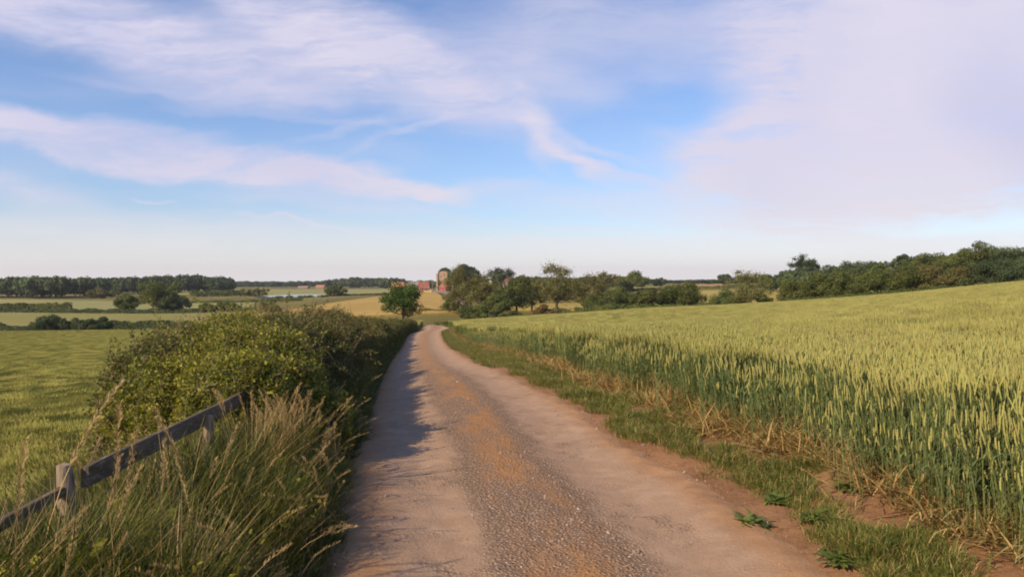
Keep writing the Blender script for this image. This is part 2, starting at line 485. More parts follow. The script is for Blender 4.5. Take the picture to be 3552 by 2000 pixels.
# ---- ground sheet, finer near the camera, reaching past the horizon
def ground_mesh():
    b = np.concatenate([np.linspace(math.log(1.6), math.log(60), 420), np.linspace(math.log(60), math.log(3600), 300)[1:]])
    a = np.concatenate([np.linspace(-1.45, -.5, 90), np.linspace(-.5, .75, 330)[1:], np.linspace(.75, 1.45, 70)[1:]])
    A, B = np.meshgrid(a, b)
    Yd = np.exp(B); Y = Yd - OFF; X = A * Yd
    Z = H(X, Y)
    near = np.clip(1 - (Y - 25) / 30, 0, 1)
    side = np.clip((X - trk_r(Y) + .15) / .5, 0, 1) + np.clip((trk_l(Y) - X + .1) / .5, 0, 1)
    bump = (vnoise(X * 2.1 + 5, Y * 2.1 + 9, 1) - .5) * .07 + (vnoise(X * 6 + 3, Y * 6 + 40, 2) - .5) * .045 + (vnoise(X * 17, Y * 17, 3) - .5) * .018
    Z = Z + near * side * bump + near * np.clip((X - trk_r(Y)) / .9, 0, 1) * .10
    mb = MB()
    nb, na = A.shape
    idx = np.arange(nb * na).reshape(nb, na)
    F = np.stack([idx[:-1, :-1], idx[:-1, 1:], idx[1:, 1:], idx[1:, :-1]], -1).reshape(-1, 4)
    mb.add(np.stack([X, Y, Z], -1).reshape(-1, 3), F)
    return mb

def ground_mat():
    m = bpy.data.materials.new('ground'); m.use_nodes = True
    t = NT(m.node_tree); t.n.clear()
    pos = t.new('ShaderNodeNewGeometry').outputs['Position']
    sp = t.new('ShaderNodeSeparateXYZ'); t.l.new(pos, sp.inputs[0])
    n1 = t.noise(pos, 1.3, 6, .6); n2 = t.noise(pos, 9, 6, .7); n3 = t.noise(pos, 60, 4, .7)
    earth = t.mix(t.ramp(n1, .35, .65), (.235, .125, .062), (.32, .18, .095))
    earth = t.mix(t.ramp(n2, .5, .7), earth, (.18, .10, .055))
    earth = t.mix(t.ramp(n3, .55, .75), earth, (.37, .235, .14))
    vor = t.new('ShaderNodeTexVoronoi'); t.put(vor.inputs['Vector'], pos); vor.inputs['Scale'].default_value = 34
    earth = t.mix(t.ramp(vor.outputs['Distance'], .10, .22, .5, 0), earth, (.42, .30, .20))
    grs = t.mix(t.ramp(t.noise(t.vscale(pos, 1, .25, 1), .05, 5, .6), .35, .65), (.145, .13, .038), (.22, .19, .055))
    grs = t.mix(t.ramp(t.noise(pos, .6, 5, .7), .45, .75, 0, .6), grs, (.11, .11, .03))
    far = t.ramp(sp.outputs['Y'], 62, 100)
    left = t.ramp(sp.outputs['X'], -5.5, -3.5, 1, 0)
    f = t.math('MAXIMUM', far, t.math('MULTIPLY', left, .8))
    col = t.mix(f, earth, grs)
    p = t.new('ShaderNodeBsdfPrincipled'); t.put(p.inputs['Base Color'], col)
    p.inputs['Roughness'].default_value = .95; p.inputs['Specular IOR Level'].default_value = .1
    bp = t.new('ShaderNodeBump'); bp.inputs['Distance'].default_value = .03; bp.inputs['Strength'].default_value = .9
    t.put(bp.inputs['Height'], t.math('ADD', n2, t.math('MULTIPLY', n3, .45)))
    t.l.new(bp.outputs[0], p.inputs['Normal'])
    o = t.new('ShaderNodeOutputMaterial'); t.l.new(p.outputs[0], o.inputs[0])
    return m

g = ground_mesh().build('ground', ground_mat(), smooth=True)
tag(g, kind='structure')

# ---- the track: a crowned sheet with two wheel ruts whose edges dip under the soil
def track_mesh():
    ys = np.concatenate([np.linspace(-4, 30, 700), np.linspace(30, 124, 260)[1:]])
    ws = np.linspace(-1.16, 1.16, 84)
    Wm, Yc = np.meshgrid(ws, ys)
    l, r = trk_l(ys)[:, None], trk_r(ys)[:, None]
    X = (l + r) / 2 + Wm * (r - l) / 2
    Xw = X
    edge = 1 + .10 * (vnoise(Yc * 1.3 + (Wm > 0) * 31, Wm * 0 + 3.3, 5) - .5) * 2 + .06 * (vnoise(Yc * 5 + (Wm > 0) * 31, Wm * 0 + 7.3, 6) - .5) * 2
    fall = np.clip((np.abs(Wm) - edge * .88) / .26, 0, 1) ** 1.5
    rut = -.022 * np.exp(-((np.abs(Wm) - .56) / .2) ** 2)
    crown = .018 * np.exp(-(Wm / .24) ** 2)
    fine = (vnoise(X * 9, Yc * 9, 8) - .5) * .012 + (vnoise(X * 30, Yc * 30, 9) - .5) * .008 * np.exp(-(Wm / .4) ** 2) * (Yc < 25)
    lift = .035 + np.clip(Yc - 10, 0, 100) * .0012
    Z = H(X, Yc) + lift + rut + crown + fine - fall * (.07 + lift)
    mb = MB(); nb, na = X.shape
    idx = np.arange(nb * na).reshape(nb, na)
    F = np.stack([idx[:-1, :-1], idx[:-1, 1:], idx[1:, 1:], idx[1:, :-1]], -1).reshape(-1, 4)
    arc = np.cumsum(np.concatenate([[0], np.hypot(np.diff((l + r).ravel() / 2), np.diff(ys))]))
    uv = np.stack([Wm, np.repeat(arc[:, None], na, 1)], -1).reshape(-1, 2)
    mb.add(np.stack([X, Yc, Z], -1).reshape(-1, 3), F, uv=uv)
    return mb

def track_mat():
    m = bpy.data.materials.new('track'); m.use_nodes = True
    t = NT(m.node_tree); t.n.clear()
    pos = t.new('ShaderNodeNewGeometry').outputs['Position']
    uv = t.new('ShaderNodeUVMap').outputs[0]
    su = t.new('ShaderNodeSeparateXYZ'); t.l.new(uv, su.inputs[0])
    n_lo = t.noise(pos, 1.1, 5, .6); n_mid = t.noise(pos, 5, 6, .65); n_hi = t.noise(pos, 42, 5, .75)
    wob = t.math('ADD', su.outputs[0], t.math('MULTIPLY', t.math('SUBTRACT', n_lo, .5), .34))
    wob = t.math('ADD', wob, t.math('MULTIPLY', t.math('SUBTRACT', n_mid, .5), .12))
    aw = t.math('ABSOLUTE', wob)
    dust = t.mix(t.ramp(n_mid, .3, .7), (.37, .25, .165), (.45, .315, .22))
    dust = t.mix(t.ramp(n_hi, .52, .72, 0, .55), dust, (.32, .215, .16))
    # loose stones between and beside the wheel tracks
    v1 = t.new('ShaderNodeTexVoronoi'); t.put(v1.inputs['Vector'], pos); v1.inputs['Scale'].default_value = 42; v1.inputs['Randomness'].default_value = 1
    v2 = t.new('ShaderNodeTexVoronoi'); t.put(v2.inputs['Vector'], pos); v2.inputs['Scale'].default_value = 85
    sx = t.new('ShaderNodeSeparateColor'); t.l.new(v1.outputs['Color'], sx.inputs[0])
    stone = t.mix(sx.outputs[0], (.25, .17, .115), (.40, .285, .20))
    stone = t.mix(t.ramp(sx.outputs[1], .93, .97), stone, (.52, .42, .33))
    stone = t.mix(t.ramp(v1.outputs['Distance'], .35, .62), stone, (.20, .135, .09))
    # orange-brown litter on the crown
    litter = t.mix(t.ramp(n_hi, .35, .65), (.36, .185, .08), (.44, .25, .115))
    lit_m = t.math('MULTIPLY', t.ramp(aw, .05, .27, 1, 0), t.ramp(t.noise(t.vscale(uv, 1.7, .33, 1), 1.8, 5, .65), .39, .58, 0, .92))
    cen = t.ramp(aw, .26, .44, 1, 0)
    stony = t.math('MAXIMUM', cen, t.math('MULTIPLY', t.ramp(n_lo, .46, .60), t.ramp(n_mid, .42, .6, 0, .75)))
    neary = t.ramp(su.outputs[1], 14, 40, 1, .35)
    col = t.mix(t.math('MULTIPLY', stony, t.math('MULTIPLY', neary, .9)), dust, stone)
    col = t.mix(lit_m, col, litter)
    edge = t.mix(t.ramp(n_mid, .35, .65), (.37, .21, .11), (.45, .275, .15))
    col = t.mix(t.ramp(aw, .70, .90, 0, .95), col, edge)
    p = t.new('ShaderNodeBsdfPrincipled'); t.put(p.inputs['Base Color'], col)
    p.inputs['Roughness'].default_value = .93; p.inputs['Specular IOR Level'].default_value = .12
    bp = t.new('ShaderNodeBump'); bp.inputs['Distance'].default_value = .014; bp.inputs['Strength'].default_value = .9
    hgt = t.math('ADD', t.math('MULTIPLY', n_hi, .8), t.math('MULTIPLY', t.math('MULTIPLY', t.ramp(v1.outputs['Distance'], 0, .6, 1, 0), stony), 1.0))
    t.put(bp.inputs['Height'], hgt)
    t.l.new(bp.outputs[0], p.inputs['Normal'])
    o = t.new('ShaderNodeOutputMaterial'); t.l.new(p.outputs[0], o.inputs[0])
    return m

tr = track_mesh().build('track', track_mat(), smooth=True, use_uv=True)
tag(tr, kind='structure')

# ------------------------------------------------------------------ scattering: one object that carries its own templates and the points to put them on
def scatter(name, mb, ntemp, P, rot, scl, vi, mats, parent=None, realize=False):
    """mb holds templates (tm = 0..ntemp-1); P points get template vi with euler rot and scale scl"""
    P = np.asarray(P); n0 = mb.n
    n1 = len(P)
    mb.add(P, np.zeros((0, 3), int), tm=-1)
    tm = np.concatenate(mb.tm)
    R = np.zeros((mb.n, 3)); R[n0:] = rot
    S = np.ones((mb.n, 3)); S[n0:] = np.asarray(scl).reshape(n1, -1)
    VI = np.full(mb.n, -1); VI[n0:] = vi
    o = mb.build(name, mats, parent, attrs={'tm': ('INT', tm), 'rot': ('FLOAT_VECTOR', R), 'scl': ('FLOAT_VECTOR', S), 'vi': ('INT', VI)})
    ng = bpy.data.node_groups.new(name + '_scatter', 'GeometryNodeTree')
    ng.interface.new_socket('Geometry', in_out='INPUT', socket_type='NodeSocketGeometry')
    ng.interface.new_socket('Geometry', in_out='OUTPUT', socket_type='NodeSocketGeometry')
    N, L = ng.nodes, ng.links
    gi = N.new('NodeGroupInput'); go = N.new('NodeGroupOutput')
    def attr(nm, dt):
        a = N.new('GeometryNodeInputNamedAttribute'); a.data_type = dt; a.inputs['Name'].default_value = nm
        return a.outputs[0]
    a_tm, a_vi, a_rot, a_scl = attr('tm', 'INT'), attr('vi', 'INT'), attr('rot', 'FLOAT_VECTOR'), attr('scl', 'FLOAT_VECTOR')
    def eq(sock, k):
        c = N.new('FunctionNodeCompare'); c.data_type = 'INT'; c.operation = 'EQUAL'
        ins = [s for s in c.inputs if s.type == 'INT']
        L.new(sock, ins[0]); ins[1].default_value = k
        return c.outputs[0]
    e2r = N.new('FunctionNodeEulerToRotation'); L.new(a_rot, e2r.inputs[0])
    join = N.new('GeometryNodeJoinGeometry')
    for k in range(ntemp):
        sg = N.new('GeometryNodeSeparateGeometry'); sg.domain = 'POINT'
        L.new(gi.outputs[0], sg.inputs[0]); L.new(eq(a_tm, k), sg.inputs['Selection'])
        ip = N.new('GeometryNodeInstanceOnPoints')
        L.new(gi.outputs[0], ip.inputs['Points']); L.new(eq(a_vi, k), ip.inputs['Selection'])
        L.new(sg.outputs[0], ip.inputs['Instance'])
        L.new(e2r.outputs[0], ip.inputs['Rotation']); L.new(a_scl, ip.inputs['Scale'])
        L.new(ip.outputs[0], join.inputs[0])
    if realize:
        rz = N.new('GeometryNodeRealizeInstances'); L.new(join.outputs[0], rz.inputs[0]); L.new(rz.outputs[0], go.inputs[0])
    else:
        L.new(join.outputs[0], go.inputs[0])
    md = o.modifiers.new('scatter', 'NODES'); md.node_group = ng
    return o

# ------------------------------------------------------------------ wheat
def wheat_template(mb, tm, size, n, lod, hgt=.74, r=rng):
    xy = (r.random((n, 2)) - .5) * size * 1.06
    h = hgt * (1 + r.normal(0, .045, n) - .10 * r.random(n) ** 3)
    lean = r.normal(0, .075, (n, 2)) + np.array([.03, 0])
    K = 4 if lod == 0 else 2
    s = np.linspace(0, 1, K)
    P = np.zeros((n, K, 3))
    P[:, :, 0] = xy[:, :1] + lean[:, :1] * s[None] ** 2 * h[:, None]
    P[:, :, 1] = xy[:, 1:] + lean[:, 1:] * s[None] ** 2 * h[:, None]
    P[:, :, 2] = s[None] * h[:, None]
    ang = r.random(n) * 6.28
    side = np.stack([np.cos(ang), np.sin(ang), 0 * ang], 1)
    if lod < 2:
        if lod == 0:
            V, F = tubes(P, np.array([.0026, .0024, .0022, .0018]), 3)
        else:
            V, F = strips(P, np.array([.0038, .003]), side)
        mb.add(V, F, 1, tm)
    # ears
    el_ = .094 * (1 + r.normal(0, .12, n))
    top = P[:, -1]; d = np.stack([lean[:, 0] * 2.0 + r.normal(0, .10, n), lean[:, 1] * 2.0 + r.normal(0, .10, n), np.ones(n)], 1)
    d /= np.linalg.norm(d, axis=1, keepdims=True)
    if lod == 0:
        k = np.linspace(0, 1, 9); rad = np.array([.0025, .0062, .0050, .0070, .0054, .0068, .0050, .0052, .001])
        E = top[:, None] + d[:, None] * (k[None, :, None] * el_[:, None, None])
        E[:, :, :2] += (k ** 2)[None, :, None] * r.normal(0, .007, (n, 1, 2))
        V, F = tubes(E, rad * 1.0, 4, .7)
    elif lod == 1:
        k = np.array([0, .35, 1]); rad = np.array([.004, .0078, .002])
        E = top[:, None] + d[:, None] * (k[None, :, None] * el_[:, None, None])
        V, F = tubes(E, rad, 3)
    else:
        k = np.array([-.9, .3, 1.1]); rad = np.array([.012, .017, .003])
        E = top[:, None] + d[:, None] * (k[None, :, None] * el_[:, None, None])
        V, F = tubes(E, rad, 3)
    mb.add(V, F, 0, tm)
    # leaves
    nl = {0: 2, 1: 1, 2: 0}[lod]
    for j in range(nl):
        a = r.random(n) * 6.28; L_ = r.uniform(.10, .20, n); zb = h * r.uniform(.35, .86, n)
        dirh = np.stack([np.cos(a), np.sin(a)], 1)
        q = np.linspace(0, 1, 4 if lod == 0 else 3)
        LP = np.zeros((n, len(q), 3))
        LP[:, :, :2] = xy[:, None] + lean[:, None] * (zb / h)[:, None, None] ** 2 * h[:, None, None] + dirh[:, None] * (L_[:, None] * (q ** 1.2)[None] * .55)[..., None]
        LP[:, :, 2] = zb[:, None] + L_[:, None] * (q * .95 - q ** 2.4 * .75)[None]
        sd = np.stack([-np.sin(a), np.cos(a), 0 * a], 1)
        wd = np.array([.003, .0065, .005, .0005]) if lod == 0 else np.array([.005, .0075, .001])
        V, F = strips(LP, wd, sd)
        mb.add(V, F, 2, tm)
    if lod < 2:   # dead lower leaves
        nn = n; i = r.integers(0, n, nn); a = r.random(nn) * 6.28; L_ = r.uniform(.08, .2, nn)
        q = np.linspace(0, 1, 3); LP = np.zeros((nn, 3, 3)); zb = r.uniform(.04, .30, nn)
        LP[:, :, 0] = xy[i, :1] + np.cos(a)[:, None] * L_[:, None] * q; LP[:, :, 1] = xy[i, 1:] + np.sin(a)[:, None] * L_[:, None] * q
        LP[:, :, 2] = zb[:, None] + L_[:, None] * (q * .3 - q ** 2 * 1.0)
        LP[:, :, 2] = np.maximum(LP[:, :, 2], .01)
        V, F = strips(LP, np.array([.004, .005, .001]), np.stack([-np.sin(a), np.cos(a), 0 * a], 1))
        mb.add(V, F, 3, tm)

def tilt_rot(x, y, spin):
    e = .6
    gx = (H(x + e, y) - H(x - e, y)) / (2 * e); gy = (H(x, y + e) - H(x, y - e)) / (2 * e)
    c, s = np.cos(-spin), np.sin(-spin)
    lx, ly = c * gx - s * gy, s * gx + c * gy
    return np.stack([np.arctan(ly), -np.arctan(lx), spin], 1)

def wheat_points(inside, x0, x1, y0, y1, near=13, mid=42, fr=1.0):
    """hierarchical cells; returns point list with lod"""
    pts = []
    bs = 5.0
    for bx in np.arange(math.floor(x0 / bs) * bs, x1, bs):
        for by in np.arange(math.floor(y0 / bs) * bs, y1, bs):
            cx, cy = bx + bs / 2, by + bs / 2
            if abs(cx) > fr * (max(cy, 0) + 9): continue
            dist = math.hypot(cx, cy)
            cor = inside(np.array([bx, bx + bs, bx, bx + bs, cx]), np.array([by, by, by + bs, by + bs, cy]))
            if not cor.any():
                gx, gy = np.meshgrid(np.linspace(bx, bx + bs, 6), np.linspace(by, by + bs, 6))
                if not inside(gx.ravel(), gy.ravel()).any(): continue
            if dist > mid and cor.all(): cell, lod = .5, 1
            else: cell, lod = .5, (0 if dist < near else 1)
            k = int(bs / cell)
            gx, gy = np.meshgrid(bx + (np.arange(k) + .5) * cell, by + (np.arange(k) + .5) * cell)
            gx = gx.ravel(); gy = gy.ravel(); ok = inside(gx, gy)
            for a, b in zip(gx[ok], gy[ok]): pts.append((a, b, lod))
    return np.array(pts)

def wheat_object(name, pts, mats, hgt, dens=1.0, seed=3, mound=.0):
    r = np.random.default_rng(seed)
    mb = MB()
    for k in range(3): wheat_template(mb, k, .5, int(185 * dens), 0, hgt, r)
    for k in range(3): wheat_template(mb, 3 + k, .5, int(175 * dens), 1, hgt, r)
    for k in range(2): wheat_template(mb, 6 + k, .42, 9, 0, hgt * .92, r)     # thin stands that straggle at the edge
    edge = np.zeros((0, 3))
    if name == 'wheat_crop':
        n = 420; ey = 3.5 + 40 * r.random(n) ** 1.8
        edge = np.stack([wheat_x(ey) + np.interp(ey, [4, 12], [-.18, 0]) + r.normal(.0, .14, n), ey, np.full(n, 2)], 1)
    pts = np.concatenate([pts, edge])
    x, y, lod = pts[:, 0], pts[:, 1], pts[:, 2].astype(int)
    vi = np.where(lod == 0, r.integers(0, 3, len(x)), np.where(lod == 1, r.integers(3, 6, len(x)), r.integers(6, 8, len(x))))
    spin = r.integers(0, 4, len(x)) * math.pi / 2
    z = H(x, y) + np.where(y < 55, np.clip(1 - (y - 25) / 30, 0, 1), 0) * .06
    am = np.interp(np.hypot(x, y), [8, 40], [.8, .2]) * (1 if name == 'wheat_crop' else .45)
    s = 1 + ((vnoise(x * .25 + 7, y * .25 + 3, 11) - .5) * .10 + (vnoise(x * 1.1, y * 1.1, 12) - .5) * .16) * am
    s = np.where(lod == 2, r.uniform(.5, .98, len(x)), s)
    sc3 = np.stack([np.ones(len(x)), np.ones(len(x)), s], 1)
    return scatter(name, mb, 8, np.stack([x, y, z], 1), tilt_rot(x, y, spin), sc3, vi, mats)

def in_right(x, y):
    e = wheat_x(y) + np.interp(y, [4, 12, 30], [-.22, -.02, .2]) + (vnoise(y * 1.7, y * 0 + 2.5, 21) - .5) * .45
    lim = np.interp(x, [-8, .7, 17, 33, 56, 90], [103, 108, 112, 108, 98, 92])
    return (x > e) & (y < lim) & (y > -5)
wheat = wheat_object('wheat_crop', wheat_points(in_right, -10, 95, -5, 115), [M['ear'], M['stem'], M['wleaf'], M['straw']], .74, 1.0)
tag(wheat, 'ripening yellow green wheat crop right of the track', kind='stuff')

def hedge_c(y):   # centre line of the roadside hedge
    return trk_l(y) - np.interp(y, [5, 9, 14, 25, 60, 100], [1.45, 1.35, 1.35, 1.4, 1.4, 1.3])
def in_left(x, y):
    lim = np.interp(x, [-140, -95, -60, -30, -18], [137, 137, 137, 133, 115])
    e = np.where(y < 8, -3.9 - (8 - y) * .02, hedge_c(y) - 1.3)
    return (x < e) & (y > 1) & (y < lim)
lw = wheat_object('young_wheat_crop', wheat_points(in_left, -125, -2, 1, 148, 11, 36, .80), [M['ear_l'], M['stem'], M['wleaf'], M['straw']], .62, 1.0, 5)
tag(lw, 'dull green young wheat crop in the field left of the hedge', kind='stuff')

def gap_sheet(name, inside, x0, x1, y0, y1, hgt, mat):
    'crop-coloured sheet added below the ears to cover shaded gaps between far stalks'
    c = 1.25
    gx, gy = np.meshgrid(np.arange(x0, x1, c), np.arange(y0, y1, c))
    ok = inside(gx + c / 2, gy + c / 2) & inside(gx - 1.6 * c, gy + c / 2) & inside(gx + c / 2, gy - c) & inside(gx - 1.6 * c, gy - c) & (np.abs(gx) < .85 * (gy + 12))
    z = lambda a, b: H(a, b) + hgt + (vnoise(a * 1.9, b * 1.9, 33) - .5) * .06
    ny, nx = gx.shape
    X = np.append(gx[0], gx[0, -1] + c); Y = np.append(gy[:, 0], gy[-1, 0] + c)
    XX, YY = np.meshgrid(X, Y)
    Z = z(XX, YY)
    idx = np.arange((nx + 1) * (ny + 1)).reshape(ny + 1, nx + 1)
    F = np.stack([idx[:-1, :-1], idx[:-1, 1:], idx[1:, 1:], idx[1:, :-1]], -1)[ok]
    used = np.unique(F); mp = np.full(idx.size, -1); mp[used] = np.arange(len(used))
    V = np.stack([XX, YY, Z], -1).reshape(-1, 3)[used]
    mb = MB(); mb.add(V, mp[F])
    o = mb.build(name, mat, smooth=True); tag(o, kind='structure')
gap_sheet('wheat_gap_sheet', in_right, -10, 95, 26, 116, .60, rough_mat('crop_gap_fill', (.30, .29, .095), (.36, .34, .12), .8, .95, .1, 6, st if False else None) if False else rough_mat('crop_gap_fill', (.30, .29, .095), (.36, .34, .12), .8, .95, .1, 6))
gap_sheet('young_wheat_gap_sheet', in_left, -126, -4, 20, 140, .50, rough_mat('young_crop_gap_fill', (.22, .22, .06), (.27, .265, .075), .8, .95, .1, 6))

# small patch of wheat left of the track past the hedge end
def in_patch(x, y): return (x > -15.5) & (x < trk_l(y) - .25) & (y > 88) & (y < 103) & (x < -10.3 + (y - 88) * .0)
wp_ = wheat_points(in_patch, -20, -8, 85, 108, 1, 300, 1.0)
wpo = wheat_object('wheat_patch', wp_, [M['ear'], M['stem'], M['wleaf'], M['straw']], .70, 1.0, 6)
tag(wpo, 'small bright patch of wheat left of the track bend', kind='stuff')

# ------------------------------------------------------------------ grass, weeds and stones beside the track
def blade_tuft(mb, tm, n, rad, hmin, hmax, wid, mat, bend=.5, r=rng, K=4, drymix=None):
    a = r.random(n) * 6.28; rr = rad * np.sqrt(r.random(n))
    bx, by = rr * np.cos(a), rr * np.sin(a)
    h = r.uniform(hmin, hmax, n); da = a + r.normal(0, .9, n); bd = bend * r.uniform(.3, 1.3, n) * h
    s = np.linspace(0, 1, K)
    P = np.zeros((n, K, 3))
    P[:, :, 0] = bx[:, None] + np.cos(da)[:, None] * bd[:, None] * s ** 2
    P[:, :, 1] = by[:, None] + np.sin(da)[:, None] * bd[:, None] * s ** 2
    P[:, :, 2] = h[:, None] * (s - .28 * bend * s ** 3)
    sd = np.stack([-np.sin(da), np.cos(da), 0 * da], 1)
    W = wid * np.array([.7, 1, .75, .08]) if K == 4 else wid * np.linspace(1, .1, K)
    V, F = strips(P, W, sd)
    m = np.full(n, mat)
    if drymix is not None: m[r.random(n) < drymix[0]] = drymix[1]
    mb.add(V, F, np.repeat(m, K - 1), tm)

def seed_head(mb, tm, h, plume, mat, r=rng, droop=.25, width=.014, nfl=70):
    K = 9; s = np.linspace(0, 1, K); a = r.random() * 6.28
    bd = droop * h
    P = np.zeros((1, K, 3)); P[0, :, 0] = math.cos(a) * bd * s ** 2.6; P[0, :, 1] = math.sin(a) * bd * s ** 2.6; P[0, :, 2] = h * (s - droop * .35 * s ** 3)
    V, F = tubes(P, np.linspace(.0024, .0010, K)[None], 3); mb.add(V, F, mat, tm)
    # florets along the last part
    q = 1 - plume / h * r.random(nfl)
    C = np.stack([np.interp(q, s, P[0, :, k]) for k in range(3)], 1)
    w_ = width * np.sin(np.clip((1 - q) / (plume / h), 0, 1) * 2.6 + .35)
    L_ = r.uniform(.012, .024, nfl)
    da = r.random(nfl) * 6.28
    D = np.stack([np.cos(da) * .55, np.sin(da) * .55, np.full(nfl, .9)], 1)
    D[:, 0] += math.cos(a) * .5; D[:, 1] += math.sin(a) * .5
    D /= np.linalg.norm(D, axis=1, keepdims=True)
    B = C + np.stack([np.cos(da), np.sin(da), 0 * da], 1) * w_[:, None] * r.random((nfl, 1))
    LP = np.stack([B, B + D * L_[:, None] * .5, B + D * L_[:, None]], 1)
    sd = np.stack([-np.sin(da), np.cos(da), 0 * da], 1)
    V, F = strips(LP, np.array([.0010, .0019, .0003]), sd); mb.add(V, F, mat, tm)

def side_points(n, y0, y1, fn, seed, power=1.0):
    """random points, y spread more densely near the camera; fn(y, u) -> x"""
    r = np.random.default_rng(seed)
    y = y0 + (y1 - y0) * r.random(n) ** power
    return r, y

def shoot(mb, tm, mat, twig, r, L_=.42, leaf=.013):
    'a long arching shoot with small leaves along it'
    k = np.linspace(0, 1, 7); a = r.random() * 6.28
    P = np.stack([np.cos(a) * L_ * .5 * k ** 1.8, np.sin(a) * L_ * .5 * k ** 1.8, L_ * (k - .25 * k ** 2)], 1)
    tube1(_TM(mb, tm), P, np.linspace(.0032, .001, 7), 3, twig)
    n = 34; q = r.random(n); C = np.stack([np.interp(q, k, P[:, c]) for c in range(3)], 1) + r.normal(0, .014, (n, 3))
    V, F = quads(C, r.normal(size=(n, 3)) + np.array([0, 0, .8]), leaf * r.uniform(.7, 1.3, n), .62, r)
    mb.add(V, F, mat, tm)

class _TM:
    def __init__(self, mb, tm): self.mb, self.tm = mb, tm
    def add(self, V, F, mat=0): self.mb.add(V, F, mat, self.tm)


# left verge grass: tall, between the fence or hedge and the track
def left_verge():
    r = np.random.default_rng(41)
    mb = MB()
    for k in range(3): blade_tuft(mb, k, 46, .10, .30, .62, .0030, 0, .55, r, drymix=(.07, 1))
    for k in range(2): blade_tuft(mb, 3 + k, 40, .08, .35, .68, .0020, 1, .40, r)
    for k in range(2): blade_tuft(mb, 5 + k, 34, .12, .12, .30, .0036, 0, .8, r, drymix=(.2, 1))
    n = 13000
    y = 1.0 + (75 - 1.0) * r.random(n) ** 2.1
    ed = trk_l(y)
    inner = np.where(y < 7.0, -3.3, np.maximum(hedge_c(y) - .2, -99))
    u = r.random(n)
    x = ed - .02 - (ed - inner) * u
    tall = np.clip((ed - x) / .45, 0.0, 1)
    clump = vnoise(x * 2.2, y * 2.2, 44)
    s = (.35 + .65 * tall) * (.62 + .8 * clump) * np.where((y > 3.6) & (y < 7.5) & (x > -1.72), .72, 1.06) * np.where((y <= 3.6) & (x > -1.6), .85, 1) * np.interp(y, [0, 7, 12, 75], [1.0, 1.0, .8, .75])
    vi = r.integers(0, 3, n)
    drymask = (r.random(n) < .05) | ((y > 4.8) & (y < 6.8) & (x > -1.85) & (x < -1.45) & (r.random(n) < .22))
    vi = np.where(drymask, 3 + r.integers(0, 2, n), vi)
    vi = np.where((tall < .45), 5 + r.integers(0, 2, n), vi)
    s = np.where(vi >= 5, s * 1.5, s)
    s = np.clip(s, .3, 1.3)
    # rank growth burying the near end of the fence
    m = 520; ey = np.concatenate([r.uniform(2.2, 3.5, m - 200), r.uniform(3.5, 5.4, 200)]); ex = np.concatenate([r.uniform(-2.3, -1.72, m - 200), r.uniform(-2.02, -1.80, 200)])
    es = np.concatenate([r.uniform(1.0, 1.42, m - 200), r.uniform(.7, 1.08, 200)])
    x = np.append(x, ex); y = np.append(y, ey); s = np.append(s, es); vi = np.append(vi, np.where(r.random(m) < .12, 3, r.integers(0, 3, m))); tall = np.append(tall, np.ones(m)); n += m
    z = H(x, y) - .01
    for k in range(3): shoot(mb, 7 + k, 2, 0, r, r.uniform(.4, .6), .017)
    vi = np.where((r.random(n) < .24) & (tall > .4), 7 + r.integers(0, 3, n), vi)
    rot = np.stack([r.normal(0, .13, n), r.normal(0, .13, n), r.random(n) * 6.28], 1)
    o = scatter('tall_grass', mb, 10, np.stack([x, y, z], 1), rot, np.stack([s, s, s], 1), vi, [M['grass'], M['dry'], M['haw']])
    tag(o, 'tall green and straw coloured grass on the left verge', kind='stuff')
    # feathery seed heads
    mb = MB()
    for k in range(5): seed_head(mb, k, r.uniform(.85, 1.05), r.uniform(.16, .24), 0, r, r.uniform(.12, .34), .016, 110)
    for k in range(3): seed_head(mb, 5 + k, r.uniform(.55, .75), .12, 0, r, .45, .010, 60)
    for k in range(3): seed_head(mb, 8 + k, .95, .30, 0, r, r.uniform(.16, .30), .015, 150)
    for k in range(3): seed_head(mb, 11 + k, r.uniform(.42, .6), .16, 0, r, .6, .022, 60)
    n = 190
    y = 2.2 + 26 * r.random(n) ** 1.7
    inner = np.where(y < 7.0, -2.9, hedge_c(y) + .1)
    ed = trk_l(y)
    x = ed - .12 - (ed - .12 - inner) * r.random(n)
    x = np.where(r.random(n) < .25, ed - r.uniform(.1, .35, n), x)
    P = np.stack([x, y, H(x, y)], 1)
    s = r.uniform(.62, .98, n); vi = r.integers(0, 5, n)
    low = (ed - x) < .4
    vi = np.where(low, 5 + r.integers(0, 3, n), vi)
    rot = np.stack([r.normal(0, .1, n), r.normal(.04, .1, n), r.random(n) * 6.28], 1)
    m = 620; fy = 2.4 + 6 * r.random(m) ** 1.3; fx = trk_l(fy) - .08 - (trk_l(fy) + 2.9) * r.random(m)
    P = np.concatenate([P, np.stack([fx, fy, H(fx, fy)], 1)]); s = np.concatenate([s, r.uniform(.55, 1.05, m)]); vi = np.concatenate([vi, r.integers(11, 14, m)])
    rot = np.concatenate([rot, np.stack([r.normal(0, .25, m), r.normal(.05, .25, m), r.random(m) * 6.28], 1)])
    # the dense tawny clump right of the second post
    m = 64; cx = -1.66 + r.normal(0, .10, m); cy = 5.75 + r.normal(0, .15, m)
    P = np.concatenate([P, np.stack([cx, cy, H(cx, cy)], 1)]); s = np.concatenate([s, r.uniform(.66, .84, m)]); vi = np.concatenate([vi, r.integers(0, 5, m)])
    rot = np.concatenate([rot, np.stack([r.normal(0, .09, m), r.normal(.05, .09, m), r.random(m) * 6.28], 1)])
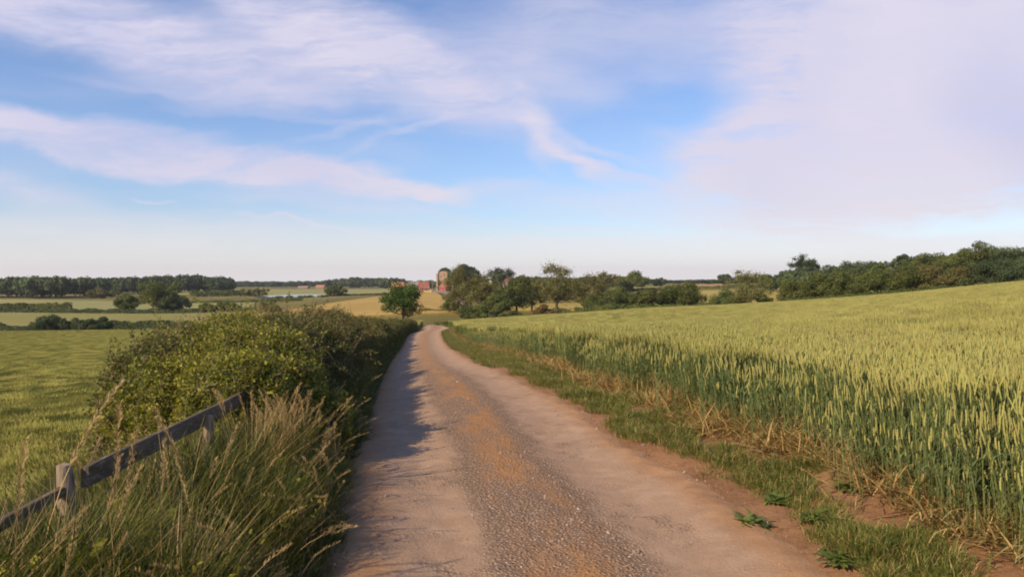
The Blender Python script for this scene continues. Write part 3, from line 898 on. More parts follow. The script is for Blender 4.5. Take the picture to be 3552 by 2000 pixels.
    # the tall heads that stand out against the field and the fence
    for (px, py, Y) in [(60, 945, 3.1), (300, 985, 3.5), (315, 1085, 3.3), (400, 1105, 3.5), (450, 1105, 3.8), (500, 1030, 4.3), (505, 1150, 3.6), (20, 1060, 2.9), (560, 1100, 4.6), (600, 1150, 4.3), (90, 1330, 2.7), (250, 1180, 3.1), (700, 1040, 5.6), (215, 1330, 2.9), (740, 1060, 5.6)]:
        X = (px - PX) / FPX * Y; g0 = h1(X, Y); top = zrow(py, Y)
        P = np.concatenate([P, [[X, Y, g0]]]); s = np.append(s, max((top - g0) / .9, .5)); vi = np.append(vi, r.integers(8, 11)); rot = np.concatenate([rot, [[r.normal(0, .04), r.normal(-.02, .04), r.random() * 6.28]]])
    o = scatter('grass_seed_heads', mb, 14, P, rot, np.stack([s, s, s], 1), vi, [M['dry']])
    tag(o, 'feathery tan grass seed heads rising over the left verge', kind='stuff')
left_verge()

def right_verge():
    r = np.random.default_rng(51)
    mb = MB()
    for k in range(3): blade_tuft(mb, k, 26, .07, .04, .11, .0024, 0, .8, r, drymix=(.22, 1))
    for k in range(2): blade_tuft(mb, 3 + k, 30, .10, .08, .22, .0028, 0, .8, r, drymix=(.35, 1))
    n = 30000
    y = 3.0 + 92 * r.random(n) ** 1.9
    a, b = trk_r(y), wheat_x(y)
    u = r.random(n)
    x = a + .02 + (b + .35 - a) * u
    nz = vnoise(x * 1.5 + 3, y * 1.0 + 8, 52) * .65 + vnoise(x * 4.2, y * 3.2, 53) * .35
    band = np.interp(u, [0, .08, .22, .45, .6, .8, 1], [-.22, .06, .26, .03, -.10, .0, .0])
    keep = nz + band + r.normal(0, .055, n) + np.interp(y, [3, 6, 9, 20, 45], [-.16, -.07, -.02, .03, .08]) > .48
    x, y, u = x[keep], y[keep], u[keep]; n = len(x)
    s = r.uniform(.6, 1.25, n) * np.interp(y, [4, 30, 60], [1, 1.2, 1.6])
    vi = np.where(u > .72, 3 + r.integers(0, 2, n), r.integers(0, 3, n))
    z = H(x, y) + np.clip(1 - (y - 25) / 30, 0, 1) * (.10 * np.clip((x - trk_r(y)) / .9, 0, 1) - .01)
    z += np.clip(1 - (y - 25) / 30, 0, 1) * ((vnoise(x * 2.1 + 5, y * 2.1 + 9, 1) - .5) * .07)
    rot = np.stack([r.normal(0, .15, n), r.normal(0, .15, n), r.random(n) * 6.28], 1)
    o = scatter('verge_grass', mb, 5, np.stack([x, y, z], 1), rot, np.stack([s, s, s], 1), vi, [M['shortgrass'], M['dry']])
    tag(o, 'short green grass patches between the track and the wheat', kind='stuff')
    # straw and dead leaves lying against the foot of the wheat
    mb = MB()
    for k in range(3):
        m = 26; a = r.random(m) * 6.28; L_ = r.uniform(.08, .28, m); q = np.linspace(0, 1, 3)
        b0 = r.normal(0, .10, (m, 2)); up = r.uniform(.1, 1.1, m)
        LP = np.zeros((m, 3, 3)); LP[:, :, 0] = b0[:, :1] + np.cos(a)[:, None] * L_[:, None] * q; LP[:, :, 1] = b0[:, 1:] + np.sin(a)[:, None] * L_[:, None] * q
        LP[:, :, 2] = .01 + (L_ * up)[:, None] * (q - .35 * q ** 2)
        V, F = strips(LP, np.array([.003, .0045, .0008]), np.stack([-np.sin(a), np.cos(a), 0 * a], 1)); mb.add(V, F, 0, k)
    n = 8500
    y = 3.2 + 72 * r.random(n) ** 2.1
    x = wheat_x(y) + np.interp(y, [4, 12, 25], [-.08, .02, .1]) + r.normal(0, .17, n)
    keep = vnoise(x * 1.1, y * 1.4, 58) > .30
    x, y = x[keep], y[keep]; n = len(x)
    z = H(x, y) + np.clip(1 - (y - 25) / 30, 0, 1) * .10
    s = r.uniform(.6, 1.3, n)
    o = scatter('straw_litter', mb, 3, np.stack([x, y, z], 1), np.stack([r.normal(0, .2, n), r.normal(0, .2, n), r.random(n) * 6.28], 1), np.stack([s, s, s], 1), r.integers(0, 3, n), [M['straw']])
    tag(o, 'yellow dead straw at the foot of the wheat', kind='stuff')
    # broad-leaved weeds: rosettes, countable things
    spots = [(1895, 1330, 'dark green weed rosette at the track edge below the grass strip'), (1960, 1290, 'leafy green weed on the bare earth right of the track'),
             (2060, 1345, 'wide low weed beside the brown earth hollow'), (2120, 1440, 'green weed at the bottom edge right of the track'),
             (2230, 1425, 'broad green weed nearest the wheat at the bottom'), (2140, 1290, 'small weed between the grass tuft and the wheat foot'),
             (2440, 1400, 'small green weed in the shadowed soil at the bottom right')]
    for i, (px, py, lab) in enumerate(spots):
        Y = EYE * FPX / (py - PY0) * .97; X = (px - PX) / FPX * Y
        m = MB(); k = 70; a = r.random(k) * 6.28; L_ = r.uniform(.04, .12, k); q = np.linspace(0, 1, 5)
        b0 = r.normal(0, .04, (k, 2))
        LP = np.zeros((k, 5, 3)); LP[:, :, 0] = b0[:, :1] + np.cos(a)[:, None] * L_[:, None] * q; LP[:, :, 1] = b0[:, 1:] + np.sin(a)[:, None] * L_[:, None] * q
        LP[:, :, 2] = .01 + L_[:, None] * (q * r.uniform(.3, 1.0, (k, 1)) - q ** 2 * .45)
        V, F = strips(LP, np.array([.003, .010, .014, .010, .001]) * r.uniform(.7, 1.2, (k, 1)), np.stack([-np.sin(a), np.cos(a), 0 * a], 1)); m.add(V, F)
        o = m.build('weed', M['weed']); o.location = (X, Y, h1(X, Y) + .10 * min(max((X - trk_r(Y)) / .9, 0), 1) + .01)
        tag(o, lab, 'weed', 'broad-leaved weeds on the right verge')
right_verge()

def stones():
    r = np.random.default_rng(61)
    mb = MB()
    t = (1 + 5 ** .5) / 2
    ico = np.array([(-1, t, 0), (1, t, 0), (-1, -t, 0), (1, -t, 0), (0, -1, t), (0, 1, t), (0, -1, -t), (0, 1, -t), (t, 0, -1), (t, 0, 1), (-t, 0, -1), (-t, 0, 1)], float) / 1.9
    fc = [(0, 11, 5), (0, 5, 1), (0, 1, 7), (0, 7, 10), (0, 10, 11), (1, 5, 9), (5, 11, 4), (11, 10, 2), (10, 7, 6), (7, 1, 8), (3, 9, 4), (3, 4, 2), (3, 2, 6), (3, 6, 8), (3, 8, 9), (4, 9, 5), (2, 4, 11), (6, 2, 10), (8, 6, 7), (9, 8, 1)]
    for k in range(6):
        V = ico * (1 + r.normal(0, .16, (12, 1))) * np.array([1, r.uniform(.6, .9), r.uniform(.4, .65)])
        mb.add(V * .01, fc, 0 if k < 4 else 1, k)
    n = 19000
    y = 3.4 + 22 * r.random(n) ** 2.0
    c = (trk_l(y) + trk_r(y)) / 2; hw = (trk_r(y) - trk_l(y)) / 2
    wv = np.where(r.random(n) < .72, r.normal(0, .22, n), r.uniform(-1.05, 1.15, n))
    x = c + wv * hw
    dens = vnoise(x * 2.3, y * 1.2, 62)
    keep = (dens > .35) | (np.abs(wv) > .55) & (r.random(n) < .5)
    x, y, wv = x[keep], y[keep], wv[keep]; n = len(x)
    s = np.exp(r.normal(-.85, .55, n)); s = np.clip(s, .25, 2.2)
    z = H(x, y) + .032 + np.clip(y - 10, 0, 100) * .0012 - .022 * np.exp(-((np.abs(wv) - .56) / .2) ** 2) + .018 * np.exp(-(wv / .24) ** 2)
    big = r.random(n) < .025
    vi = np.where(big, 4 + r.integers(0, 2, n), r.integers(0, 4, n)); s = np.where(big, s * 1.5, s)
    o = scatter('gravel', mb, 6, np.stack([x, y, z], 1), r.normal(0, 3, (n, 3)), np.stack([s, s, s], 1), vi,
                [rough_mat('pebble', (.20, .15, .125), (.36, .28, .23), 30), rough_mat('pale_pebble', (.40, .31, .24), (.52, .42, .34), 30)])
    tag(o, 'loose grey and tan gravel on the track', kind='stuff')
stones()

# ------------------------------------------------------------------ hedges and bushes beside the track
def leaf_clump(mb, tm, n, rad, leaf, mat, r, twig_mat=None, up=.4):
    d = r.normal(size=(n, 3)); d /= np.linalg.norm(d, axis=1, keepdims=True)
    C = d * rad * r.random((n, 1)) ** .5
    N_ = d * .5 + r.normal(size=(n, 3)) * .55 + np.array([0, 0, up])
    V, F = quads(C, N_, leaf * r.uniform(.7, 1.3, n), .62, r)
    mb.add(V, F, mat, tm)
    if twig_mat is not None:
        k = 5; D = r.normal(size=(k, 3)); D /= np.linalg.norm(D, axis=1, keepdims=True)
        P = np.stack([-D * rad * .7, D * rad * .1, D * rad * 1.05], 1)
        V, F = tubes(P, np.array([.003, .0022, .001]), 3); mb.add(V, F, twig_mat, tm)

def hedge_shape(yy, th, r, cfun, wl, wr, topf, botf):
    """points on the hedge skin at arc position yy and section angle th (0 = road side, pi = field side)"""
    c = cfun(yy); top = topf(yy); bot = botf(yy)
    lump = 1 + (vnoise(yy * .9 + 3, th * 1.4, 71) - .5) * .34 + (vnoise(yy * 2.6, th * 3.3 + 9, 72) - .5) * .30
    wx = np.where(np.cos(th) > 0, wr, wl)
    e = .62
    cx = np.sign(np.cos(th)) * np.abs(np.cos(th)) ** e; sz = np.abs(np.sin(th)) ** e
    x = c + cx * wx * lump
    z = bot + (top - bot) * sz * (1 + (lump - 1) * .55)
    return x, z

def roadside_hedge():
    r = np.random.default_rng(73)
    root = empty('hedge', (float(hedge_c(9)), 9, h1(float(hedge_c(9)), 9)))
    tag(root, 'long dark roadside hedge shading the left side of the track', 'hedge')
    ox, oy, oz = root.location
    mb = MB()
    for k in range(3): leaf_clump(mb, k, 62, .13, .016, 0, r, 1)
    for k in range(2): leaf_clump(mb, 3 + k, 60, .22, .034, 0, r, 1)
    topf = lambda y: H(trk_l(y), y) + np.interp(y, [7, 9, 12, 20, 30, 60, 92], [1.0, 1.15, 1.25, 1.32, 1.32, 1.2, 1.05]) + (vnoise(y * .55, y * 0 + 1, 75) - .5) * .35
    botf = lambda y: H(hedge_c(y), y) - .05
    def pts(n, y0, y1, pw, deep):
        y = y0 + (y1 - y0) * r.random(n) ** pw
        th = r.uniform(-.05, math.pi + .05, n)
        x, z = hedge_shape(y, th, r, hedge_c, .85, .90, topf, botf)
        c = hedge_c(y); mid = (topf(y) + botf(y)) / 2
        f = 1 - deep * r.random(n) ** 1.6
        zz = np.where(th < math.pi / 2 * 0 + 99, botf(y) + (z - botf(y)) * f, z)
        x = c + (x - c) * f
        # fill down the sides to the ground
        return np.stack([x, y, zz], 1)
    A = pts(11000, 7.0, 26, 1.25, .42); B = pts(12000, 24, 87, 1.15, .45)
    P = np.concatenate([A, B]) - np.array([ox, oy, oz])
    n = len(P)
    vi = np.concatenate([r.integers(0, 3, len(A)), r.integers(3, 5, len(B))])
    s = np.concatenate([r.uniform(.8, 1.3, len(A)), r.uniform(.75, 1.25, len(B))])
    for k in range(2): shoot(mb, 5 + k, 0, 1, r, .5, .013)
    m = 900; y = 7 + 55 * r.random(m) ** 1.5; th = r.uniform(.5, 2.6, m); x, z = hedge_shape(y, th, r, hedge_c, .85, .90, topf, botf)
    P = np.concatenate([P, np.stack([x, y, z - .12], 1) - np.array([ox, oy, oz])]); s = np.append(s, r.uniform(.6, 1.3, m)); vi = np.append(vi, r.integers(5, 7, m))
    rot = np.concatenate([r.uniform(0, 6.28, (n, 3)), np.stack([r.normal(0, .3, m), r.normal(0, .5, m) + (1.57 - th) * .5, r.uniform(-.4, .4, m)], 1)])
    fo = scatter('foliage', mb, 7, P, rot, np.stack([s] * 3, 1), vi, [M['hedge'], M['twig']], root, True)
    # stems inside and bare sticks on top
    mb = MB()
    for i in range(420):
        y = 7 + 85 * r.random() ** 1.5; c = float(hedge_c(y)) + r.normal(0, .3); b = h1(c, y) - .05; t_ = float(topf(np.array([y]))[0])
        k = np.linspace(0, 1, 4); dx, dy = r.normal(0, .35), r.normal(0, .35)
        tube1(mb, np.stack([c + dx * k - ox, y + dy * k - oy, b + (t_ - b) * .95 * k - oz], 1), [.018, .014, .009, .004], 4)
    mb.build('stem', M['bark'], root)['kind'] = 'stuff'
    mb = MB()
    for (px, py, px2, py2, Y) in [(680, 885, 795, 800, 9.5), (660, 900, 720, 868, 9.3), (800, 878, 850, 905, 9.6), (560, 925, 640, 915, 9.0)]:
        a = np.array([(px - PX) / FPX * Y, Y, zrow(py, Y)]); b = np.array([(px2 - PX) / FPX * (Y + .3), Y + .3, zrow(py2, Y + .3)])
        k = np.linspace(0, 1, 5)[:, None]
        pth = a + (b - a) * k + np.sin(k * 5) * .02
        tube1(mb, pth - np.array([ox, oy, oz]), [.011, .010, .008, .006, .003], 5)
        for j in range(3):
            q = a + (b - a) * r.uniform(.3, .9); e = q + r.normal(0, .16, 3)
            tube1(mb, np.array([q, (q + e) / 2 + r.normal(0, .02, 3), e]) - np.array([ox, oy, oz]), [.004, .003, .0015], 4)
    o = mb.build('dead_branch', M['dry'], root)
    tag(o, 'bare pale dead branches sticking out of the hedge')
    # dry seeding stalks growing along the crest
    mb = MB()
    for k in range(3): seed_head(mb, k, .65, .22, 0, r, .15, .02, 90)
    for k in range(2): blade_tuft(mb, 3 + k, 30, .10, .25, .5, .0028, 0, .5, r)
    n = 4200; y = 8.5 + 60 * r.random(n) ** 1.4; c = hedge_c(y) + r.uniform(-.9, .35, n)
    P = np.stack([c, y, topf(y) - r.uniform(.2, .5, n)], 1) - np.array([ox, oy, oz])
    s = r.uniform(.40, .80, n) * np.interp(y, [8, 14], [.8, 1.15])
    keep = vnoise(y * .35, y * 0 + 4, 79) > .18
    P, s = P[keep], s[keep]; n = len(P)
    scatter('dry_stalks', mb, 5, P, np.stack([r.normal(0, .2, n), r.normal(0, .2, n), r.random(n) * 6.28], 1), np.stack([s] * 3, 1), r.integers(0, 5, n), [M['dry']], root, True)
roadside_hedge()

def bush(name, label, cat, blobs, n, leafmat, seed, leaf=.020, clump=.12, stems=14, base=None, group=None, shell=.45):
    """blobs: list of (x, y, z, rx, ry, rz)"""
    r = np.random.default_rng(seed)
    B = np.array(blobs, float)
    bx, by = base or (B[:, 0].mean(), B[:, 1].mean())
    root = empty(name, (bx, by, h1(bx, by)))
    tag(root, label, cat, group)
    O = np.array(root.location)
    mb = MB()
    for k in range(4): leaf_clump(mb, k, 56, clump, leaf, 0, r, 1)
    for k in range(2): shoot(mb, 4 + k, 0, 1, r)
    vol = B[:, 3] * B[:, 4] + B[:, 4] * B[:, 5] + B[:, 3] * B[:, 5]
    i = r.choice(len(B), n, p=vol / vol.sum())
    d = r.normal(size=(n, 3)); d /= np.linalg.norm(d, axis=1, keepdims=True)
    f = 1 - shell * r.random(n) ** 1.5
    f *= 1 + .12 * r.normal(size=n) * .5
    P = B[i, :3] + d * B[i, 3:] * f[:, None]
    g_ = H(P[:, 0], P[:, 1])
    keep = P[:, 2] > g_ + .02
    P = P[keep]; n = len(P)
    s = r.uniform(.7, 1.25, n); rot = r.uniform(0, 6.28, (n, 3)); vi = r.integers(0, 4, n)
    up = (r.random(n) < .07) & (f[keep] > .85) & (d[keep][:, 2] > -.2)
    vi = np.where(up, 4 + r.integers(0, 2, n), vi)
    tl = np.stack([-d[keep][:, 1] * .9, d[keep][:, 0] * .9, r.random(n) * 0], 1) + r.normal(0, .2, (n, 3))
    rot = np.where(up[:, None], tl, rot)
    scatter('foliage', mb, 6, P - O, rot, np.stack([s] * 3, 1), vi, [leafmat, M['twig']], root, True)
    mb = MB()
    for k in range(stems):
        j = r.integers(0, len(B)); tp = B[j, :3] + r.normal(0, .35, 3) * B[j, 3:]
        b = np.array([bx + r.normal(0, .2), by + r.normal(0, .2), 0]); b[2] = h1(b[0], b[1]) - .05
        q = np.linspace(0, 1, 5)[:, None]
        path = b + (tp - b) * q; path[:, 2] += .15 * np.sin(q[:, 0] * 3.1)
        tube1(mb, path - O, [.022, .018, .014, .009, .004], 5)
    mb.build('stem', M['bark'], root)['kind'] = 'stuff'
    return root

# the leafy hawthorn at the near end of the hedge
bush('hawthorn_bush', 'bright leafy hawthorn bush hanging over the wooden fence', 'bush',
     [(-2.60, 6.9, .40, .62, .65, .55), (-2.30, 6.6, .55, .42, .5, .42), (-2.95, 7.3, .05, .62, .7, .70), (-2.45, 7.5, .62, .62, .7, .52), (-2.22, 6.25, .25, .30, .34, .40),
      (-2.75, 6.3, -.15, .45, .45, .55), (-2.85, 8.2, .62, .68, .8, .52), (-2.10, 6.4, .70, .24, .3, .28), (-3.15, 8.4, .2, .75, .85, .8), (-2.10, 7.2, .30, .4, .5, .6), (-3.20, 7.7, .35, .58, .6, .62), (-3.05, 8.7, .72, .6, .8, .5), (-2.95, 6.9, .35, .5, .5, .6)],
     8800, M['haw'], 81, .0155, .11, 26, base=(-2.7, 7.0))
bush('sapling', 'small yellow green sapling at the foot of the dark hedge', 'sapling',
     [(-1.78, 7.3, .42, .22, .22, .17), (-1.62, 7.15, .25, .16, .16, .2), (-1.95, 7.5, .22, .25, .2, .22)], 360, M['haw'], 83, .0155, .09, 6, base=(-1.75, 7.3))

# ------------------------------------------------------------------ wooden fence in the grass, left of the track
def board(mb, a, b, h, t, r, nseg=10, tz=0.0):
    """a plank from a to b (centres), h tall, t thick, a little warped"""
    a, b = np.array(a, float), np.array(b, float)
    d = (b - a) / np.linalg.norm(b - a); s = np.array([d[1], -d[0], 0]); s /= np.linalg.norm(s); u = np.cross(s, d)
    V = []; k = np.linspace(0, 1, nseg + 1)
    bow = r.normal(0, .006)
    for i, q in enumerate(k):
        c = a + (b - a) * q + u * bow * math.sin(q * 3.1)
        hh = h / 2 * (1 + r.normal(0, .02)); tt = t / 2
        bev = .004
        for (p_, q_) in ((-tt, -hh + bev), (-tt + bev, -hh), (tt - bev, -hh), (tt, -hh + bev), (tt, hh - bev), (tt - bev, hh), (-tt + bev, hh), (-tt, hh - bev)):
            V.append(c + s * p_ + u * (q_ + r.normal(0, .0008)))
    F = [[i * 8 + j, i * 8 + (j + 1) % 8, (i + 1) * 8 + (j + 1) % 8, (i + 1) * 8 + j] for i in range(nseg) for j in range(8)]
    mb.add(V, F)
    e = nseg * 8
    mb.add([V[j] for j in range(8)], [list(range(8))]); mb.add([V[e + j] for j in range(8)], [list(range(7, -1, -1))])

def post(mb, x, y, z0, z1, rad, r, lean=(0, 0)):
    k = np.linspace(0, 1, 9); ns = 12
    zz = z0 + (z1 - z0) * k
    P = np.stack([x + lean[0] * k, y + lean[1] * k, zz], 1)
    R = rad * (1 + r.normal(0, .03, 9)); R[-1] *= .82
    V, F = tubes(P[None], R[None], ns); V = V + r.normal(0, .0018, V.shape)
    mb.add(V, F)
    top = V[-ns:]; c = top.mean(0) + np.array([0, 0, rad * .28])
    mb.add(np.concatenate([top, [c]]), [[i, (i + 1) % ns, ns] for i in range(ns)])

def fence():
    r = np.random.default_rng(91)
    Y1, Y2, X1, X2 = 3.62, 5.30, -2.02, -2.07
    root = empty('wooden_fence', (X1, Y1, h1(X1, Y1)))
    tag(root, 'weathered post and rail fence half hidden in tall grass', 'fence')
    O = np.array(root.location)
    for (x, y, top, rad, ln) in ((X1 + .04, Y1, .765, .039, (-.05, -.02)), (X2 + .03, Y2, .70, .036, (.02, 0)), (-2.12, 7.0, .72, .05, (0, 0)), (-2.06, 1.75, .66, .045, (0, 0))):
        m = MB(); post(m, x - O[0], y - O[1], h1(x, y) - .15 - O[2], top - O[2], rad, r, ln)
        m.build('post', M['postwood'], root, smooth=True)
    rails = [((X1 + .062, Y1 + .02, .70), (X2 - .045 + .02, 6.25, .69), .10), ((X2 + .0, Y2 - .25, .36), (X2 + .02, 7.0, .42), .10), ((X1 + .0, Y1 - .06, .655), (-2.06, 1.7, .60), .045),
             ((X1 + .06, Y1 + .0, .26), (X2 + .0, Y2 - .3, .30), .10)]
    for a, b, h_ in rails:
        m = MB(); board(m, np.array(a) - O, np.array(b) - O, h_, .034, r)
        m.build('rail', M['oldwood'], root)
fence()

# ------------------------------------------------------------------ trees
LEAFM = {'a': 'tree_a', 'b': 'tree_b', 'c': 'tree_c', 'o': 'tree_o', 'r': 'tree_r'}
def lobes_for(kind, W, Hc, r):
    """lobes (x,y,z,r) filling a crown of half width W and height Hc (z from 0 to Hc)"""
    L = []
    n = {'round': 26, 'airy': 40, 'tall': 22, 'wide': 34, 'low': 26}[kind]
    for i in range(n):
        d = r.normal(size=3); d /= np.linalg.norm(d)
        f = r.random() ** .45
        q = {'round': .30, 'airy': .20, 'tall': .30, 'wide': .24, 'low': .30}[kind] * r.uniform(.7, 1.3)
        z = .5 + d[2] * f * (.5 - q * .5)
        prof = {'round': 1.0, 'airy': 1.0, 'tall': 1.05 - .35 * z, 'wide': 1.0, 'low': 1.15 - .4 * z}[kind]
        L.append((d[0] * f * W * (1 - q * .8) * prof, d[1] * f * W * (1 - q * .8) * prof, z * Hc, q * min(W, Hc * .75)))
    return np.array(L)

def crown_mesh(L, n, leaf, r, sink=.0, flat=.8, soft=False):
    i = r.choice(len(L), n, p=L[:, 3] ** 2 / (L[:, 3] ** 2).sum())
    d = r.normal(size=(n, 3)); d /= np.linalg.norm(d, axis=1, keepdims=True)
    f = 1 - .5 * r.random(n) ** 2
    f *= 1 + .13 * r.normal(size=n)
    if soft: f = np.abs(r.normal(0, .62, n)) ** .8
    C = L[i, :3] + d * L[i, 3:4] * f[:, None] * np.array([1.1, 1.1, flat])
    N_ = d + r.normal(size=(n, 3)) * .55 + np.array([0, 0, .25])
    return quads(C, N_, leaf * r.uniform(.6, 1.35, n), .75, r)

def tree(name, label, cat, px, Y, top_py, wpx, kind='round', leafk='a', seed=0, base_frac=.28, group=None, lean=0, nleaf=None, X=None, foot=None, density=1.0, trunk=True):
    r = np.random.default_rng(1000 + seed)
    p = at(px, Y)
    if foot is not None: p.z = foot
    if group in ('trees along the stream', 'near row of the wood on the right', 'back row of the wood on the right'): top_py -= 4
    top = zrow(top_py, Y)
    Ht = max(top - p.z, 1.2)
    W = wpx / FPX * Y / 2 * (1.18 if group == 'trees along the stream' else 1.05)
    root = empty(name, p)
    tag(root, label, cat, group)
    zb = Ht * base_frac
    L = lobes_for(kind, W, Ht - zb, r)
    L[:, 2] *= (Ht - zb) / (L[:, 2] + L[:, 3] * .75).max()
    xs = np.percentile(np.abs(L[:, 0]) + L[:, 3], 88); L[:, :2] *= W / xs
    if kind == 'airy': L[:, 3] *= max(1, W / xs) * 1.15
    L[:, 2] += zb
    if lean: L[:, 0] += lean * (L[:, 2] / Ht)
    leaf = max(.05, .00085 * Y) * (1.0 if kind != 'airy' else .85)
    area = 2.6 * W * (Ht - zb) * 3.1
    n = nleaf or int(min(11000, max(500, density * 2.4 * area / (leaf * leaf * 1.5)) * (.5 if kind == 'airy' else 1.0)))
    V, F = crown_mesh(L, n, leaf, r, soft=(kind == 'airy'))
    mb = MB(); mb.add(V, F)
    mb.build('crown', M[LEAFM[leafk]], root)
    mb = MB()
    tr_ = max(.08, Ht * .028)
    k = np.linspace(0, 1, 6)
    bend = r.normal(0, .03, 2) * Ht
    path = np.stack([bend[0] * k ** 2 + lean * k ** 2 * .6, bend[1] * k ** 2, -.3 + (Ht * .78 + .3) * k], 1)
    tube1(mb, path, tr_ * np.array([1.5, 1.05, .9, .7, .45, .18]), 8)
    js = r.choice(len(L), min(9, len(L)), replace=False)
    for j in js:
        q = r.uniform(.25, .6); s0 = np.array([np.interp(q, k, path[:, c]) for c in range(3)])
        e = L[j, :3]; m_ = (s0 + e) / 2 + np.array([0, 0, -.04 * Ht])
        tube1(mb, np.array([s0, m_, e]), [tr_ * .45, tr_ * .3, tr_ * .1], 5)
    mb.build('trunk', M['bark'], root, smooth=True)
    return root

